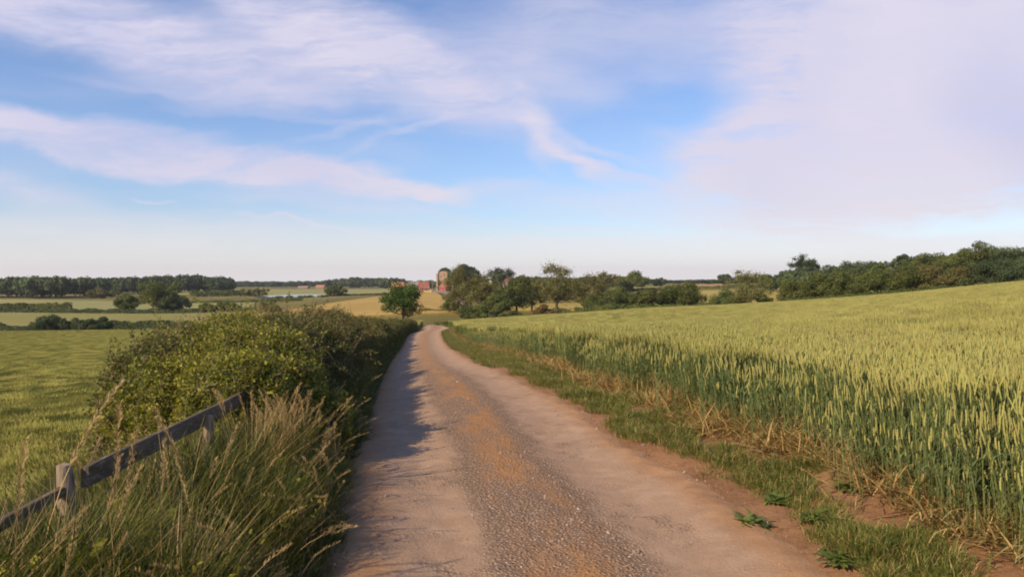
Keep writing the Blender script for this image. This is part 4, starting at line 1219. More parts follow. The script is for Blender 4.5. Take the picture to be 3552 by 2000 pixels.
T = [  # name, label, category, px, Y, top row, width, kind, leaf, base_frac, group
    ('oak_tree', 'lone round dark green tree at the far end of the roadside hedge', 'tree', 1014, 113, 706, 106, 'round', 'o', .13, None),
    # along the stream, from the farm side to the right
    ('ash_tree', 'tall feathery olive tree just right of the ruined tower', 'tree', 1183, 185, 668, 92, 'airy', 'b', .12, 1),
    ('ash_tree', 'broad olive tree in front of the white farmhouse', 'tree', 1222, 180, 690, 84, 'airy', 'b', .10, 1),
    ('alder_tree', 'dark rounded tree with a clear trunk standing on open yellow ground', 'tree', 1300, 178, 700, 84, 'round', 'a', .16, 1),
    ('ash_tree', 'tall thin crowned tree with sky showing through its top', 'tree', 1400, 195, 664, 88, 'airy', 'b', .12, 1),
    ('ash_tree', 'leaning gappy olive tree right of the thin crowned one', 'tree', 1493, 190, 690, 90, 'airy', 'b', .08, 1),
    ('hawthorn_tree', 'low bronze tinted thorn at the left foot of the stream trees', 'tree', 1130, 190, 752, 40, 'airy', 'b', .05, 1),
    ('alder_tree', 'low dark tree filling the gap under the broad olive tree', 'tree', 1248, 172, 740, 70, 'low', 'a', .04, 1),
    ('alder_tree', 'dense low tree in the middle of the stream line', 'tree', 1560, 185, 722, 92, 'low', 'a', .03, 1),
    ('alder_tree', 'squat green tree before the pale far field', 'tree', 1625, 180, 728, 70, 'low', 'a', .03, 1),
    ('willow_tree', 'bright green rounded tree rising above the far field edge', 'tree', 1722, 180, 709, 92, 'round', 'a', .08, 1),
    ('alder_tree', 'narrow dark tree left of the bright green rounded one', 'tree', 1676, 182, 722, 46, 'tall', 'a', .05, 1),
    ('hawthorn_tree', 'small dome shaped tree left of the feathery willow', 'tree', 1830, 172, 728, 80, 'low', 'a', .03, 1),
    ('willow_tree', 'feathery yellow olive willow alone before the brown bank', 'tree', 1884, 168, 682, 84, 'airy', 'b', .05, 1),
    ('hawthorn_tree', 'tiny thorn at the right foot of the feathery willow', 'tree', 1925, 165, 742, 34, 'low', 'a', .03, 1),
    ('reddish_bush', 'low reddish brown bush at the wheat crest', 'bush', 1366, 150, 768, 50, 'low', 'r', .0, 1),
    ('hawthorn_tree', 'pale bush at the wheat crest beside the reddish one', 'tree', 1410, 152, 778, 70, 'low', 'b', .0, 1),
    ('hawthorn_tree', 'shrubby growth around the trunk of the feathery olive tree', 'tree', 1200, 165, 772, 74, 'low', 'a', .0, 1),
    ('hawthorn_tree', 'shrub below the dark tree with the clear trunk', 'tree', 1290, 160, 784, 60, 'low', 'a', .0, 1),
    ('ash_tree', 'olive tree squeezed between the tower and the tall feathery one', 'tree', 1152, 200, 698, 62, 'airy', 'b', .06, 1),
    ('ash_tree', 'thin topped olive tree just right of the dark clear trunked one', 'tree', 1338, 205, 712, 60, 'airy', 'b', .10, 1),
    ('alder_tree', 'hazy low tree behind and left of the thin crowned tree', 'tree', 1358, 260, 706, 70, 'low', 'b', .0, 1),
    ('alder_tree', 'hazy low tree behind and right of the thin crowned tree', 'tree', 1446, 260, 700, 84, 'low', 'b', .0, 1),
    ('alder_tree', 'dark filled lower tree under the leaning gappy one', 'tree', 1505, 178, 742, 74, 'low', 'a', .0, 1),
    # behind the farm and on the skyline
    ('beech_tree', 'dark domed tree rising behind the tower ruin', 'tree', 1174, 470, 664, 74, 'round', 'c', .2, 2),
    ('beech_tree', 'dark tree on the skyline above the white farmhouse', 'tree', 1262, 450, 672, 62, 'airy', 'c', .2, 2),
    ('beech_tree', 'smaller skyline tree right of the farmhouse', 'tree', 1312, 430, 690, 60, 'round', 'a', .1, 2),
    ('lime_tree', 'rounded grey green tree behind the pale far field', 'tree', 1583, 420, 680, 84, 'round', 'a', .12, 2),
    ('lime_tree', 'thin sky lit tree left of the rounded grey green one', 'tree', 1522, 400, 682, 60, 'airy', 'b', .12, 2),
    ('lime_tree', 'dark clump where the skyline falls to the right of the rounded tree', 'tree', 1652, 560, 698, 50, 'low', 'c', .0, 2),
    ('beech_tree', 'small dark skyline tree left of the feathery willow', 'tree', 1822, 520, 688, 34, 'round', 'c', .1, 2),
    ('beech_tree', 'low rounded tree between the willow and the tall grey tree', 'tree', 1937, 330, 688, 60, 'low', 'a', .0, 2),
    ('poplar_tree', 'tall grey tree with a flat open top left of the wood', 'tree', 2018, 300, 640, 66, 'airy', 'c', .15, 3),
    ('poplar_tree', 'lower leafy half beside the tall grey tree', 'tree', 2022, 280, 668, 92, 'low', 'c', .0, 3),
    # the wood on the right: near row
    ('maple_tree', 'rounded green tree at the left end of the near wood row', 'tree', 2005, 140, 702, 92, 'low', 'a', .0, 4),
    ('maple_tree', 'second green tree from the left end of the near wood row', 'tree', 2072, 138, 690, 90, 'low', 'a', .0, 4),
    ('maple_tree', 'third green tree from the left end of the near wood row', 'tree', 2140, 136, 682, 96, 'low', 'a', .0, 4),
    ('maple_tree', 'fourth green tree from the left end of the near wood row', 'tree', 2210, 134, 676, 98, 'low', 'a', .0, 4),
    ('maple_tree', 'fifth green tree from the left end of the near wood row', 'tree', 2282, 132, 664, 100, 'low', 'a', .0, 4),
    ('maple_tree', 'pale leaved tree under the tallest crown of the wood', 'tree', 2340, 130, 662, 76, 'low', 'b', .0, 4),
    ('maple_tree', 'bronze leaved tree near the right edge of the wood', 'tree', 2410, 124, 672, 84, 'low', 'b', .0, 4),
    ('maple_tree', 'dark tree over the wheat second from the right edge', 'tree', 2480, 120, 655, 96, 'low', 'c', .0, 4),
    ('maple_tree', 'dark tree over the wheat cut by the right edge', 'tree', 2560, 118, 648, 110, 'low', 'c', .0, 4),
    # the wood on the right: tall row behind
    ('wood_tree', 'dark domed tree at the left of the tall back row', 'tree', 2100, 200, 668, 84, 'round', 'c', .0, 5),
    ('wood_tree', 'wide domed tree second in the tall back row', 'tree', 2160, 205, 657, 92, 'round', 'c', .0, 5),
    ('wood_tree', 'domed tree left of the narrow gap in the back row', 'tree', 2205, 200, 664, 60, 'round', 'a', .0, 5),
    ('wood_tree', 'upright narrow tree poking above the back row', 'tree', 2270, 215, 642, 34, 'tall', 'c', .0, 5),
    ('wood_tree', 'broad crowned tree right of the upright narrow one', 'tree', 2352, 195, 636, 120, 'wide', 'a', .0, 5),
    ('wood_tree', 'tallest crown of the wood against the sky', 'tree', 2478, 180, 609, 110, 'wide', 'a', .05, 5),
    ('wood_tree', 'tree left of and below the tallest crown', 'tree', 2425, 185, 628, 96, 'round', 'a', .0, 5),
    ('wood_tree', 'big crowned tree at the top right corner of the wood', 'tree', 2560, 175, 622, 120, 'wide', 'c', .0, 5),
    ('wood_tree', 'low tree bridging the gap before the broad crowned one', 'tree', 2300, 190, 662, 80, 'low', 'a', .0, 5),
    ('wood_tree', 'small mushroom shaped tree in the back row gap', 'tree', 2190, 240, 668, 36, 'round', 'c', .3, 5),
    # flood plain on the left
    ('willow_tree', 'large olive tree standing in the middle of the left hedgerow', 'tree', 385, 238, 700, 96, 'round', 'a', .0, 6),
    ('willow_tree', 'dark rounded tree right of the large olive one', 'tree', 430, 236, 733, 76, 'low', 'c', .0, 6),
    ('willow_tree', 'small tree left of the large olive one in the hedgerow', 'tree', 320, 237, 738, 54, 'low', 'a', .0, 6),
    ('field_bush', 'round dark bush standing in the nearest left hedgerow', 'bush', 127, 140, 792, 76, 'low', 'c', .0, 6),
    ('field_bush', 'wide flat bush right of the round one in the nearest left hedgerow', 'bush', 215, 140, 800, 110, 'low', 'c', .0, 6),
    ('field_bush', 'taller end of the wide flat bush', 'bush', 262, 141, 796, 50, 'low', 'c', .0, 6),
    ('field_bush', 'hedgerow bush behind the roadside hawthorn', 'bush', 520, 232, 762, 56, 'low', 'a', .0, 6),
    ('field_bush', 'rounder hedgerow bush behind the roadside hawthorn', 'bush', 578, 232, 758, 54, 'low', 'a', .0, 6),
    ('field_bush', 'brownish bush at the left end of the golden field', 'bush', 680, 205, 758, 56, 'low', 'b', .0, 6),
    ('pond_willow', 'round grey green willow at the right end of the pond', 'tree', 846, 470, 716, 52, 'low', 'a', .0, 7),
    ('pond_willow', 'grey green willow at the left end of the pond', 'tree', 640, 500, 724, 66, 'low', 'b', .0, 7),
    ('pond_willow', 'pale willow in front of the dark left wood', 'tree', 258, 430, 722, 66, 'low', 'b', .0, 7),
    ('pond_bush', 'first low bush on the near pond shore', 'bush', 700, 440, 744, 22, 'low', 'a', .0, 7),
    ('pond_bush', 'second low bush on the near pond shore', 'bush', 728, 440, 746, 16, 'low', 'a', .0, 7),
    ('pond_bush', 'wider low bush on the near pond shore', 'bush', 772, 435, 742, 34, 'low', 'a', .0, 7),
    ('pond_bush', 'low bush on the near pond shore next to the golden field', 'bush', 812, 430, 748, 24, 'low', 'a', .0, 7),
    ('beech_tree', 'small round tree right of the dark left wood', 'tree', 563, 700, 698, 22, 'round', 'c', .0, 7),
    ('beech_tree', 'dark upright tree left of the far central wood', 'tree', 824, 1050, 702, 24, 'tall', 'c', .0, 7),
]
GR = {1: 'trees along the stream', 2: 'trees on the skyline', 3: 'tall grey trees left of the wood', 4: 'near row of the wood on the right', 5: 'back row of the wood on the right', 6: 'trees and bushes in the left hedgerows', 7: 'willows and bushes by the pond'}
for i, (nm, lab, cat, px, Y, tp, wd, kind, lf, bf, gr) in enumerate(T):
    tree(nm, lab, cat, px, Y, tp, wd, kind, lf, i, bf, GR.get(gr), density=2.6 if i == 0 else 1.25)

# ------------------------------------------------------------------ hedgerows across the fields
def hedgerow(name, label, pts, height, width, leafk, seed, dens=1.0):
    """pts: list of (px, Y) on the ground"""
    r = np.random.default_rng(2000 + seed)
    P = np.array([list(at(a, b)) for a, b in pts])
    L = np.concatenate([[0], np.cumsum(np.linalg.norm(np.diff(P[:, :2], axis=0), axis=1))])
    Ym = P[:, 1].mean(); leaf = max(.06, .0009 * Ym)
    n = int(min(14000, dens * 2.2 * L[-1] * (2 * height + width) / (leaf * leaf * 1.6)))
    s = r.random(n) * L[-1]
    x = np.interp(s, L, P[:, 0]); y = np.interp(s, L, P[:, 1])
    th = r.uniform(0, math.pi, n)
    hh = height * (.8 + .45 * vnoise(s * .35 / max(height, 1), s * 0 + seed, 5) + .25 * (vnoise(s * 1.1, s * 0 + seed, 6) - .5))
    x = x + r.normal(0, .15, n) * width
    y = y + np.cos(th) * width * .5 * (1 + .15 * r.normal(size=n))
    z = H(x, y) + np.abs(np.sin(th)) ** .6 * hh * (1 - .3 * r.random(n) ** 2)
    C = np.stack([x, y, z], 1)
    N_ = np.stack([r.normal(0, .4, n), np.cos(th) + r.normal(0, .4, n), np.sin(th) + r.normal(0, .4, n)], 1)
    o0 = P[len(P) // 2]
    V, F = quads(C - o0, N_, leaf * r.uniform(.7, 1.4, n), .75, r)
    mb = MB(); mb.add(V, F)
    o = mb.build(name, M[LEAFM[leafk]]); o.location = o0
    tag(o, label, 'hedge', 'hedgerows between the fields')
    return o
hedgerow('hedgerow', 'nearest clipped hedgerow across the left fields', [(-90, 141), (200, 141), (440, 141), (560, 139)], 1.75, 1.5, 'c', 1)
hedgerow('hedgerow', 'second hedgerow back carrying the large olive tree', [(-160, 236), (100, 235), (350, 235), (520, 233), (640, 229)], 1.35, 1.6, 'c', 2)
hedgerow('hedgerow', 'bushy tall stretch at the left end of the second hedgerow', [(-120, 243), (60, 243), (175, 242)], 2.8, 2.4, 'a', 3)
hedgerow('hedgerow', 'thin dark hedgerow just beyond the bright strip field', [(470, 340), (620, 345), (760, 350)], 1.2, 1.6, 'a', 4)
hedgerow('hedgerow', 'thin hedgerow behind the golden field', [(820, 470), (900, 480), (985, 500)], 1.0, 1.6, 'b', 5)
hedgerow('hedgerow', 'dark hedgerow between the upper field and the brown bank', [(1560, 420), (1700, 440), (1850, 455), (1985, 450)], 2.0, 2.2, 'b', 6)
hedgerow('hedgerow', 'low rough growth along the meadow below the farm', [(1060, 205), (1110, 200), (1180, 195)], .8, 1.4, 'b', 7)
hedgerow('hedgerow', 'short dark hedge at the wheat crest beside the track', [(1096, 124), (1130, 122), (1165, 120)], 1.35, 1.0, 'a', 8)
hedgerow('hedgerow', 'grey green scrub along the left shore of the pond', [(480, 480), (560, 490), (650, 500)], 3.2, 4, 'a', 9)

hedgerow('undergrowth', 'green undergrowth along the foot of the right hand wood', [(1972, 128), (2100, 126), (2250, 122), (2400, 112), (2500, 106), (2660, 100)], 1.5, 2.5, 'a', 10)
hedgerow('undergrowth', 'scrubby growth linking the feet of the stream trees', [(1450, 172), (1560, 170), (1680, 168), (1790, 166)], 3.0, 2.5, 'a', 11)

# ------------------------------------------------------------------ far woods: masses, as stuff
def wood(name, label, spans, leafk, seed, step=1.0, rowgap=10):
    """spans: list of (px0, px1, Y, toprow0, toprow1, crown width m, rows)"""
    r = np.random.default_rng(3000 + seed)
    mb = MB()
    for k in range(5):
        L = lobes_for('low' if k % 2 else 'round', 1.0, 1.0, r); L[:, 3] *= .5 if False else 1
        L[:, 2] = .12 + L[:, 2] * .72; V, F = crown_mesh(L, 2200, .075, r, flat=.7)
        V[:, 2] = np.clip(V[:, 2], 0, None)
        mb.add(V, F, 0, k)
    P, S = [], []
    for (a, b, Y, t0, t1, cw, rows) in spans:
        X0, X1 = (a - PX) / FPX * Y, (b - PX) / FPX * Y
        n = max(2, int(abs(X1 - X0) / (cw * .55) * step))
        for row in range(rows):
            for i in range(n):
                q = (i + r.uniform(.1, .9)) / n
                Yr = Y + row * rowgap + r.uniform(-.3, .3) * rowgap
                X = X0 + (X1 - X0) * q
                gz = h1(X, Yr)
                tp = zrow(t0 + (t1 - t0) * q, Y)
                h_ = (tp - gz) * r.uniform(.90, 1.02) * 1.04
                P.append((X, Yr, gz - .3)); S.append((cw * .8 * r.uniform(.8, 1.2), cw * .8 * r.uniform(.8, 1.2), max(h_ + .3, 2)))
    P = np.array(P); n = len(P)
    o = scatter(name, mb, 5, P, np.stack([np.zeros(n), np.zeros(n), r.random(n) * 6.28], 1), np.array(S), r.integers(0, 5, n), [M[LEAFM[leafk]]])
    tag(o, label, kind='stuff')
wood('woodland', 'dark wood along the left skyline', [(-160, 80, 440, 690, 688, 10, 3), (70, 90, 435, 688, 688, 11, 2), (80, 160, 430, 684, 686, 13, 2), (150, 230, 470, 690, 689, 11, 3), (220, 380, 560, 692, 688, 11, 3), (370, 470, 600, 687, 684, 12, 3), (460, 545, 610, 684, 688, 12, 3), (540, 556, 605, 692, 700, 10, 2)], 'c', 1)
wood('far_woodland', 'thin far tree line right of the left wood', [(540, 700, 1150, 703, 704, 12, 2), (690, 840, 1200, 705, 703, 12, 2)], 'c', 2)
wood('central_woodland', 'dark far wood left of the farm roofs', [(835, 880, 1050, 700, 693, 14, 2), (875, 955, 1040, 692, 694, 15, 3), (950, 985, 1040, 698, 699, 14, 2), (958, 1008, 900, 694, 692, 11, 2), (1000, 1115, 1100, 702, 703, 14, 2), (1060, 1110, 800, 702, 700, 10, 2)], 'c', 3)
wood('skyline_woodland', 'low tree line along the centre skyline', [(1120, 1330, 640, 694, 694, 12, 2), (1320, 1480, 620, 692, 694, 12, 2), (1470, 1620, 640, 690, 692, 12, 2), (1600, 1760, 900, 702, 702, 12, 2), (1740, 1850, 760, 702, 698, 11, 2), (1850, 2000, 560, 692, 690, 11, 2)], 'c', 4)
wood('hanging_wood', 'dense backdrop of the wood on the right hill', [(1990, 2150, 260, 676, 658, 9, 2), (2150, 2350, 240, 656, 640, 9, 3), (2350, 2700, 230, 630, 618, 10, 3)], 'c', 5)

# ------------------------------------------------------------------ far fields, lying as crops on the terrain
def field(name, quad, off, mat, nu=50, nv=30):
    """quad: four (px, Y) corners, near left, near right, far right, far left"""
    c = np.array([((a - PX) / FPX * b, b) for a, b in quad])
    u = np.linspace(0, 1, nu)[None, :, None]; v = np.linspace(0, 1, nv)[:, None, None]
    G = (c[0] * (1 - u) + c[1] * u) * (1 - v) + (c[3] * (1 - u) + c[2] * u) * v
    X, Y = G[..., 0], G[..., 1]
    Z = H(X, Y) + off
    mb = MB(); idx = np.arange(nu * nv).reshape(nv, nu)
    F = np.stack([idx[:-1, :-1], idx[:-1, 1:], idx[1:, 1:], idx[1:, :-1]], -1).reshape(-1, 4)
    T_ = np.stack([X, Y, Z], -1).reshape(-1, 3)
    mb.add(T_, F)
    rim = np.concatenate([idx[0, :], idx[1:, -1], idx[-1, -2::-1], idx[-2:0:-1, 0]])
    B = T_[rim].copy(); B[:, 2] -= off + .4
    k = len(rim); q = np.arange(k)
    mb.add(np.concatenate([T_[rim], B]), np.stack([q, q + k, (q + 1) % k + k, (q + 1) % k], 1))
    o = mb.build(name, mat, smooth=False)
    tag(o, kind='structure')
    return o
def crop(name, a, b, c=None, st=(1, .3, 1)): return rough_mat(name, a, b, .06, .95, .25, .8, c=c, cscale=.5, stretch=st)
Mc_green = crop('crop_green', (.23, .22, .06), (.27, .25, .075), (.20, .20, .06))
Mc_pale = crop('crop_pale', (.25, .25, .085), (.30, .29, .10))
Mc_gold = crop('crop_gold', (.40, .27, .07), (.47, .325, .09), (.35, .24, .06))
Mc_yel = crop('crop_yellow', (.34, .27, .065), (.40, .31, .085), (.30, .24, .06))
Mc_tan = crop('crop_tan', (.36, .23, .10), (.42, .28, .13))
field('green_field', [(-120, 143), (640, 143), (640, 228), (-200, 232)], .35, Mc_green)
field('meadow', [(-200, 240), (640, 238), (640, 336), (-200, 420)], .35, Mc_pale)
field('pale_field', [(440, 560), (1000, 540), (1010, 860), (400, 880)], .5, Mc_pale)
field('golden_field', [(560, 168), (1170, 190), (1096, 520), (985, 430)], .45, Mc_gold, 90, 60)
field('yellow_field', [(1180, 215), (1990, 205), (2000, 410), (1480, 410)], .5, Mc_yel, 80, 50)
field('upper_field', [(1540, 428), (1990, 462), (1990, 640), (1540, 560)], .4, Mc_green)
field('brown_bank', [(1700, 470), (1990, 470), (1990, 560), (1690, 560)], 1.3, Mc_tan)

# ---- pond
def pond():
    m = bpy.data.materials.new('water'); m.use_nodes = True
    t = NT(m.node_tree); p = t.n['Principled BSDF']
    p.inputs['Base Color'].default_value = (.10, .12, .13, 1); p.inputs['Roughness'].default_value = .12; p.inputs['IOR'].default_value = 1.33
    bp = t.new('ShaderNodeBump'); bp.inputs['Distance'].default_value = .03
    t.put(bp.inputs['Height'], t.noise(t.new('ShaderNodeNewGeometry').outputs['Position'], 2.0, 3)); t.l.new(bp.outputs[0], p.inputs['Normal'])
    mb = MB(); ang = np.linspace(0, 2 * np.pi, 60, endpoint=False)
    c = at(752, 492); rx, ry = 92 / FPX * 492, 44
    R = 1 + .06 * np.sin(ang * 3 + 1) + .04 * np.sin(ang * 5)
    V = np.stack([c.x + rx * R * np.cos(ang), c.y + ry * R * np.sin(ang), np.full(60, h1(c.x, c.y) + .30)], 1)
    mb.add(np.concatenate([V, [[c.x, c.y, V[0, 2]]]]), [[i, (i + 1) % 60, 60] for i in range(60)])
    o = mb.build('pond_water', m); tag(o, kind='structure')
pond()

# ---- farm lane climbing to the yard
def lane():
    mb = MB()
    ctr = np.array([(1165, 250, 3.0), (1160, 300, 3.0), (1144, 370, 3.2), (1122, 450, 4.0), (1102, 520, 7), (1094, 560, 12), (1090, 600, 10)])
    s = np.linspace(0, len(ctr) - 1, 80); i = np.arange(len(ctr))
    px, Y, wd = (np.interp(s, i, ctr[:, k]) for k in range(3))
    X = (px - PX) / FPX * Y
    W_ = np.linspace(-1, 1, 7)
    XX = X[:, None] + W_[None] * wd[:, None] / 2 * 1.4; YY = np.repeat(Y[:, None], 7, 1)
    ZZ = H(XX, YY) + .55
    idx = np.arange(80 * 7).reshape(80, 7)
    mb.add(np.stack([XX, YY, ZZ], -1).reshape(-1, 3), np.stack([idx[:-1, :-1], idx[:-1, 1:], idx[1:, 1:], idx[1:, :-1]], -1).reshape(-1, 4))
    o = mb.build('farm_lane', rough_mat('lane', (.24, .185, .14), (.32, .25, .19), .2)); tag(o, kind='structure')
lane()

# ------------------------------------------------------------------ farm buildings
M['brick'] = rough_mat('brick_warm', (.42, .20, .12), (.52, .29, .18), .5, .9, .05, 3, c=(.34, .17, .11), cscale=2)
M['stone'] = rough_mat('old_stone', (.31, .215, .145), (.40, .29, .20), .35, .92, .12, 1.5, c=(.30, .22, .17), cscale=1.2)
M['render'] = rough_mat('white_render', (.66, .60, .50), (.74, .68, .58), .4, .9)
M['rooftile'] = rough_mat('red_tile', (.27, .105, .075), (.35, .15, .105), .5, .85, .05, 3, c=(.28, .10, .08), cscale=1.5)
M['orange_tile'] = rough_mat('orange_tile', (.40, .17, .10), (.48, .23, .14), .5, .85, .05, 3)
M['grey_roof'] = rough_mat('grey_sheet_roof', (.26, .22, .20), (.34, .29, .26), .3, .8)
M['redpaint'] = rough_mat('red_paint', (.30, .07, .05), (.38, .10, .075), .6, .7)
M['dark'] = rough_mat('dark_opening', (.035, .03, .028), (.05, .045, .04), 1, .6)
M['pole'] = rough_mat('pole_timber', (.22, .20, .17), (.30, .27, .23), 1, .8)
M['yellow'] = rough_mat('yellow_blocks', (.62, .44, .12), (.70, .52, .16), 1, .8)

def gable_house(name, label, px, Y, wpx, wall_h, roof_h, depth, wallm, roofm, cat='farm building', rot=0.0, nwin=3, door=True, chim=0, zoff=0.0, doorm=None, winh=1.1):
    p = at(px, Y)
    root = empty(name, (p.x, p.y, p.z + zoff)); root.rotation_euler = (0, 0, rot)
    tag(root, label, cat)
    w2 = wpx / FPX * Y / 2; d2 = depth / 2
    mb = MB()
    V = [(-w2, -d2, -1), (w2, -d2, -1), (w2, d2, -1), (-w2, d2, -1), (-w2, -d2, wall_h), (w2, -d2, wall_h), (w2, d2, wall_h), (-w2, d2, wall_h), (-w2, 0, wall_h + roof_h), (w2, 0, wall_h + roof_h)]
    mb.add(V, [(0, 1, 5, 4), (2, 3, 7, 6)]); mb.add(V, [(1, 2, 6, 9, 5), (3, 0, 4, 8, 7)])
    mb.build('wall', wallm, root)
    mb = MB(); o = .35; t = .22
    sl = roof_h / d2
    for sgn in (-1, 1):
        e = (sgn * (d2 + o), wall_h - sl * o)
        V = [(-w2 - o, e[0], e[1] + .03), (w2 + o, e[0], e[1] + .03), (w2 + o, 0, wall_h + roof_h + .03), (-w2 - o, 0, wall_h + roof_h + .03)]
        V2 = [(a, b, c + t) for a, b, c in V]
        mb.add(V + V2, [(0, 1, 2, 3), (7, 6, 5, 4), (0, 4, 5, 1), (1, 5, 6, 2), (2, 6, 7, 3), (3, 7, 4, 0)])
    rf = mb.build('roof', roofm, root)
    for k in range(nwin):
        x = -w2 + (k + .7) * (2 * w2) / (nwin + .4); z = wall_h - winh - .5
        mb = MB(); mb.box(x - .45, x + .45, -d2 - .04, -d2 + .1, z, z + winh); f = mb.build('window', M['dark'], root)
        mb = MB()
        for (a, b, c, d) in ((x - .55, x - .45, z - .1, z + winh + .1), (x + .45, x + .55, z - .1, z + winh + .1), (x - .45, x + .45, z + winh, z + winh + .1), (x - .45, x + .45, z - .1, z)):
            mb.box(a, b, -d2 - .09, -d2 + .05, c, d)
        mb.build('frame', M['render'], f)
    if door:
        x = w2 * .3; mb = MB(); mb.box(x - .6, x + .6, -d2 - .06, -d2 + .1, -.5, 1.9); mb.build('door', doorm or M['dark'], root)
    for k in range(chim):
        x = (-w2 * .9, w2 * .6)[k % 2]; mb = MB(); mb.box(x - .4, x + .4, -.35, .35, wall_h + roof_h * .7, wall_h + roof_h + 1.4); mb.box(x - .5, x + .5, -.45, .45, wall_h + roof_h + 1.4, wall_h + roof_h + 1.6)
        mb.build('chimney', M['brick'], rf)
    return root

gable_house('barn', 'barn with an orange tiled roof half hidden by the lone tree', 1002, 570, 30, 2.8, 3.6, 9, M['brick'], M['orange_tile'], rot=.12, nwin=1, zoff=1.4)
gable_house('cattle_shed', 'wide shed with a dull grey roof behind the red roofed house', 1044, 600, 34, 3.2, 2.4, 12, M['stone'], M['grey_roof'], rot=-.1, nwin=0, zoff=1.8, door=False)
gable_house('farmhouse', 'brick house with a steep dark red roof left of the lane', 1066, 560, 24, 2.6, 4.2, 7, M['brick'], M['rooftile'], 'house', rot=.25, nwin=2, chim=1, zoff=.2)
gable_house('red_shed', 'low shed with red roof and red front below the tower', 1120, 545, 19, 2.0, 2.6, 7, M['redpaint'], M['rooftile'], rot=-.45, nwin=0, zoff=.5, doorm=M['redpaint'])
gable_house('white_house', 'white walled house with a red roof behind the broad olive tree', 1262, 500, 40, 3.0, 2.6, 7, M['render'], M['rooftile'], 'house', rot=.2, nwin=4, chim=1, zoff=2.6)
gable_house('cottage', 'small pale gabled cottage at the left of the white walled house', 1237, 490, 12, 3.0, 1.8, 6, M['render'], M['rooftile'], 'house', rot=.7, nwin=1, zoff=2.6)
gable_house('outbuilding', 'pale outbuilding with grey roof glimpsed through the stream trees', 1180, 500, 22, 2.6, 1.8, 6, M['render'], M['grey_roof'], rot=0, nwin=2, zoff=1.6)
gable_house('long_shed', 'long low cream roofed shed before the far wood', 764, 1000, 24, 1.4, 1.6, 14, M['stone'], M['stone'], rot=.05, nwin=0, door=False)
gable_house('pink_farmhouse', 'tiny pinkish farmhouse before the far wood', 806, 1000, 20, 1.8, 2.4, 12, M['brick'], M['brick'], 'house', rot=0.1, nwin=0, door=False)

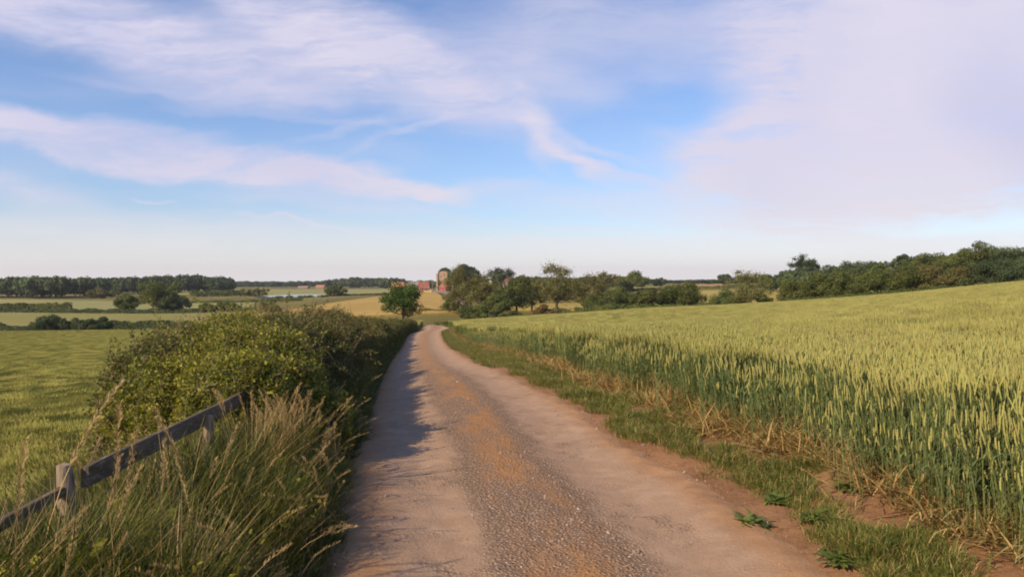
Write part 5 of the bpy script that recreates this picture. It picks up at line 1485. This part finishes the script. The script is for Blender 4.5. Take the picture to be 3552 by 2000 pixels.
def tower():
    p = at(1115, 575); root = empty('tower_ruin', (p.x, p.y, p.z + .2)); root.rotation_euler = (0, 0, -.25)
    tag(root, 'ruined sandstone tower topped with ivy above the farm', 'tower')
    s = 575 / FPX
    r = np.random.default_rng(77)
    X = lambda px: (px - 1115) * s
    zt = lambda py: zrow(py, 575) - p.z - .2
    def rag(x0, x1, y0, y1, ztop, name, mat, jag=.7, n=8):
        mb = MB(); k = np.linspace(x0, x1, n + 1); tops = ztop + r.normal(0, jag * .4, n + 1)
        for i in range(n):
            mb.add([(k[i], y0, -1.5), (k[i + 1], y0, -1.5), (k[i + 1], y1, -1.5), (k[i], y1, -1.5), (k[i], y0, tops[i]), (k[i + 1], y0, tops[i + 1]), (k[i + 1], y1, tops[i + 1]), (k[i], y1, tops[i])],
                   [(0, 1, 5, 4), (2, 3, 7, 6), (4, 5, 6, 7)] + ([(3, 0, 4, 7)] if i == 0 else []) + ([(1, 2, 6, 5)] if i == n - 1 else []))
        return mb.build(name, mat, root)
    rag(X(1099.5), X(1104), -2.6, .8, zt(688), 'buttress', M['stone'], .3, 3)
    # front wall with an arched opening
    mb = MB(); a0, a1, ztop = X(1104.3), X(1127), zt(681)
    ox0, ox1, oz = X(1106), X(1116.5), zt(707)
    mb.box(a0, ox0, -1.6, -.4, -1.5, oz); mb.box(ox1, a1, -1.6, -.4, -1.5, oz)
    n = 8
    for i in range(n):   # arch voussoirs filled up to the wall above
        x0 = ox0 + (ox1 - ox0) * i / n; x1 = ox0 + (ox1 - ox0) * (i + 1) / n
        f = lambda x: oz + .45 * (ox1 - ox0) * math.sqrt(max(0, 1 - ((x - (ox0 + ox1) / 2) / ((ox1 - ox0) / 2)) ** 2))
        z0, z1 = f(x0), f(x1); zc = oz + 3.2
        mb.add([(x0, -1.6, z0), (x1, -1.6, z1), (x1, -1.6, zc), (x0, -1.6, zc), (x0, -.4, z0), (x1, -.4, z1), (x1, -.4, zc), (x0, -.4, zc)], [(0, 1, 2, 3), (5, 4, 7, 6), (0, 4, 5, 1)])
    mb.box(a0, ox0, -1.6, -.4, oz, oz + 3.2); mb.box(ox1, a1, -1.6, -.4, oz, oz + 3.2)
    k = np.linspace(a0, a1, 9); tops = ztop + np.array([-.9, -.4, .2, .5, .9, 1.1, .8, .3, 0])
    for i in range(8):
        mb.add([(k[i], -1.6, oz + 3.2), (k[i + 1], -1.6, oz + 3.2), (k[i + 1], -1.6, tops[i + 1]), (k[i], -1.6, tops[i]), (k[i], -.4, oz + 3.2), (k[i + 1], -.4, oz + 3.2), (k[i + 1], -.4, tops[i + 1]), (k[i], -.4, tops[i])], [(0, 1, 2, 3), (5, 4, 7, 6), (3, 2, 6, 7)])
    mb.build('wall', M['stone'], root)
    for (wx, wz) in ((X(1111), zt(694)), (X(1119), zt(690)), (X(1122), zt(700))):
        mb = MB(); mb.box(wx - .3, wx + .3, -1.65, -1.55, wz - 1.0, wz + .4); mb.build('window', M['dark'], root)
    rag(X(1100), X(1127), 6.0, 7.0, zt(688), 'back_wall', M['stone'], .8)
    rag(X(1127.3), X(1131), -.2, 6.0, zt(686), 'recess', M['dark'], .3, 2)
    rag(X(1131.2), X(1142), -.8, .6, zt(697), 'wing', M['stone'], .5, 5)
    rag(X(1160), X(1168), 0, 1.5, zt(692), 'wing', M['stone'], .4, 3)
    L = []
    for (px, py, q) in ((1106, 684, 1.0), (1110, 680, 1.2), (1115, 678, 1.4), (1121, 677, 1.6), (1126, 679, 1.6), (1131, 683, 1.5), (1136, 688, 1.3), (1140, 693, 1.2)):
        L.append((X(px), -.8, zt(py), q))
    V, F = crown_mesh(np.array(L), 900, .45, r, flat=.8); mb = MB(); mb.add(V, F); o = mb.build('ivy', M['tree_c'], root)
    L = [(X(px), -2.2, zt(py), q) for (px, py, q) in ((1108, 722, 1.8), (1112, 716, 1.8), (1115, 724, 1.8), (1109, 711, 1.2))]
    V, F = crown_mesh(np.array(L), 600, .42, r, flat=1.0); mb = MB(); mb.add(V, F); mb.build('ivy', M['tree_a'], root)
tower()

def pole():
    p = at(1087.5, 540); root = empty('utility_pole', p); tag(root, 'single thin utility pole beside the farm lane', 'pole')
    mb = MB(); tube1(mb, np.array([(0, 0, -.5), (0, 0, 4), (0, 0, zrow(704, 540) - p.z)]), [.22, .19, .15], 8); mb.build('shaft', M['pole'], root)
    mb = MB(); h_ = zrow(706, 540) - p.z; mb.box(-.8, .8, -.26, -.16, h_ - .1, h_ + .1); mb.build('crossarm', M['pole'], root)
    p = at(1083, 515); mb = MB(); tube1(mb, np.array([(0, 0, -.3), (0, 0, 1.0), (0, 0, 1.9)]), [.3, .28, .22], 10); mb.add([(0, 0, 2.1)] + [(.22 * math.cos(a), .22 * math.sin(a), 1.9) for a in np.linspace(0, 6.283, 9)[:-1]], [[0, i + 1, (i + 1) % 8 + 1] for i in range(8)])
    o = mb.build('gatepost', M['render']); o.location = p; tag(o, 'short white post where the lane enters the farm', 'post')
    p = at(1076, 515); root = empty('yellow_stack', (p.x, p.y, p.z + .3)); tag(root, 'low bright yellow stack in front of the brick house', 'straw')
    for i in range(4):
        mb = MB(); x = -2.5 + i * 1.3; mb.box(x, x + 1.22, -.6, .6, .1, .95); mb.build('stack_block', M['yellow'], root)  # row of low yellow blocks beside the house
pole()

# ------------------------------------------------------------------ haze
def haze():
    m = bpy.data.materials.new('haze'); m.use_nodes = True
    t = NT(m.node_tree); t.n.clear()
    pv = t.new('ShaderNodeVolumePrincipled')
    pv.inputs['Color'].default_value = (.95, .97, 1.0, 1)
    pv.inputs['Density'].default_value = .00012
    pv.inputs['Anisotropy'].default_value = .3
    o = t.new('ShaderNodeOutputMaterial'); t.l.new(pv.outputs[0], o.inputs['Volume'])
    mb = MB(); mb.box(-5600, 5600, -60, 3700, -60, 60)
    ob = mb.build('haze', m); tag(ob, 'thin bluish summer haze over the fields', kind='stuff')
USE_HAZE = True
if USE_HAZE: haze()
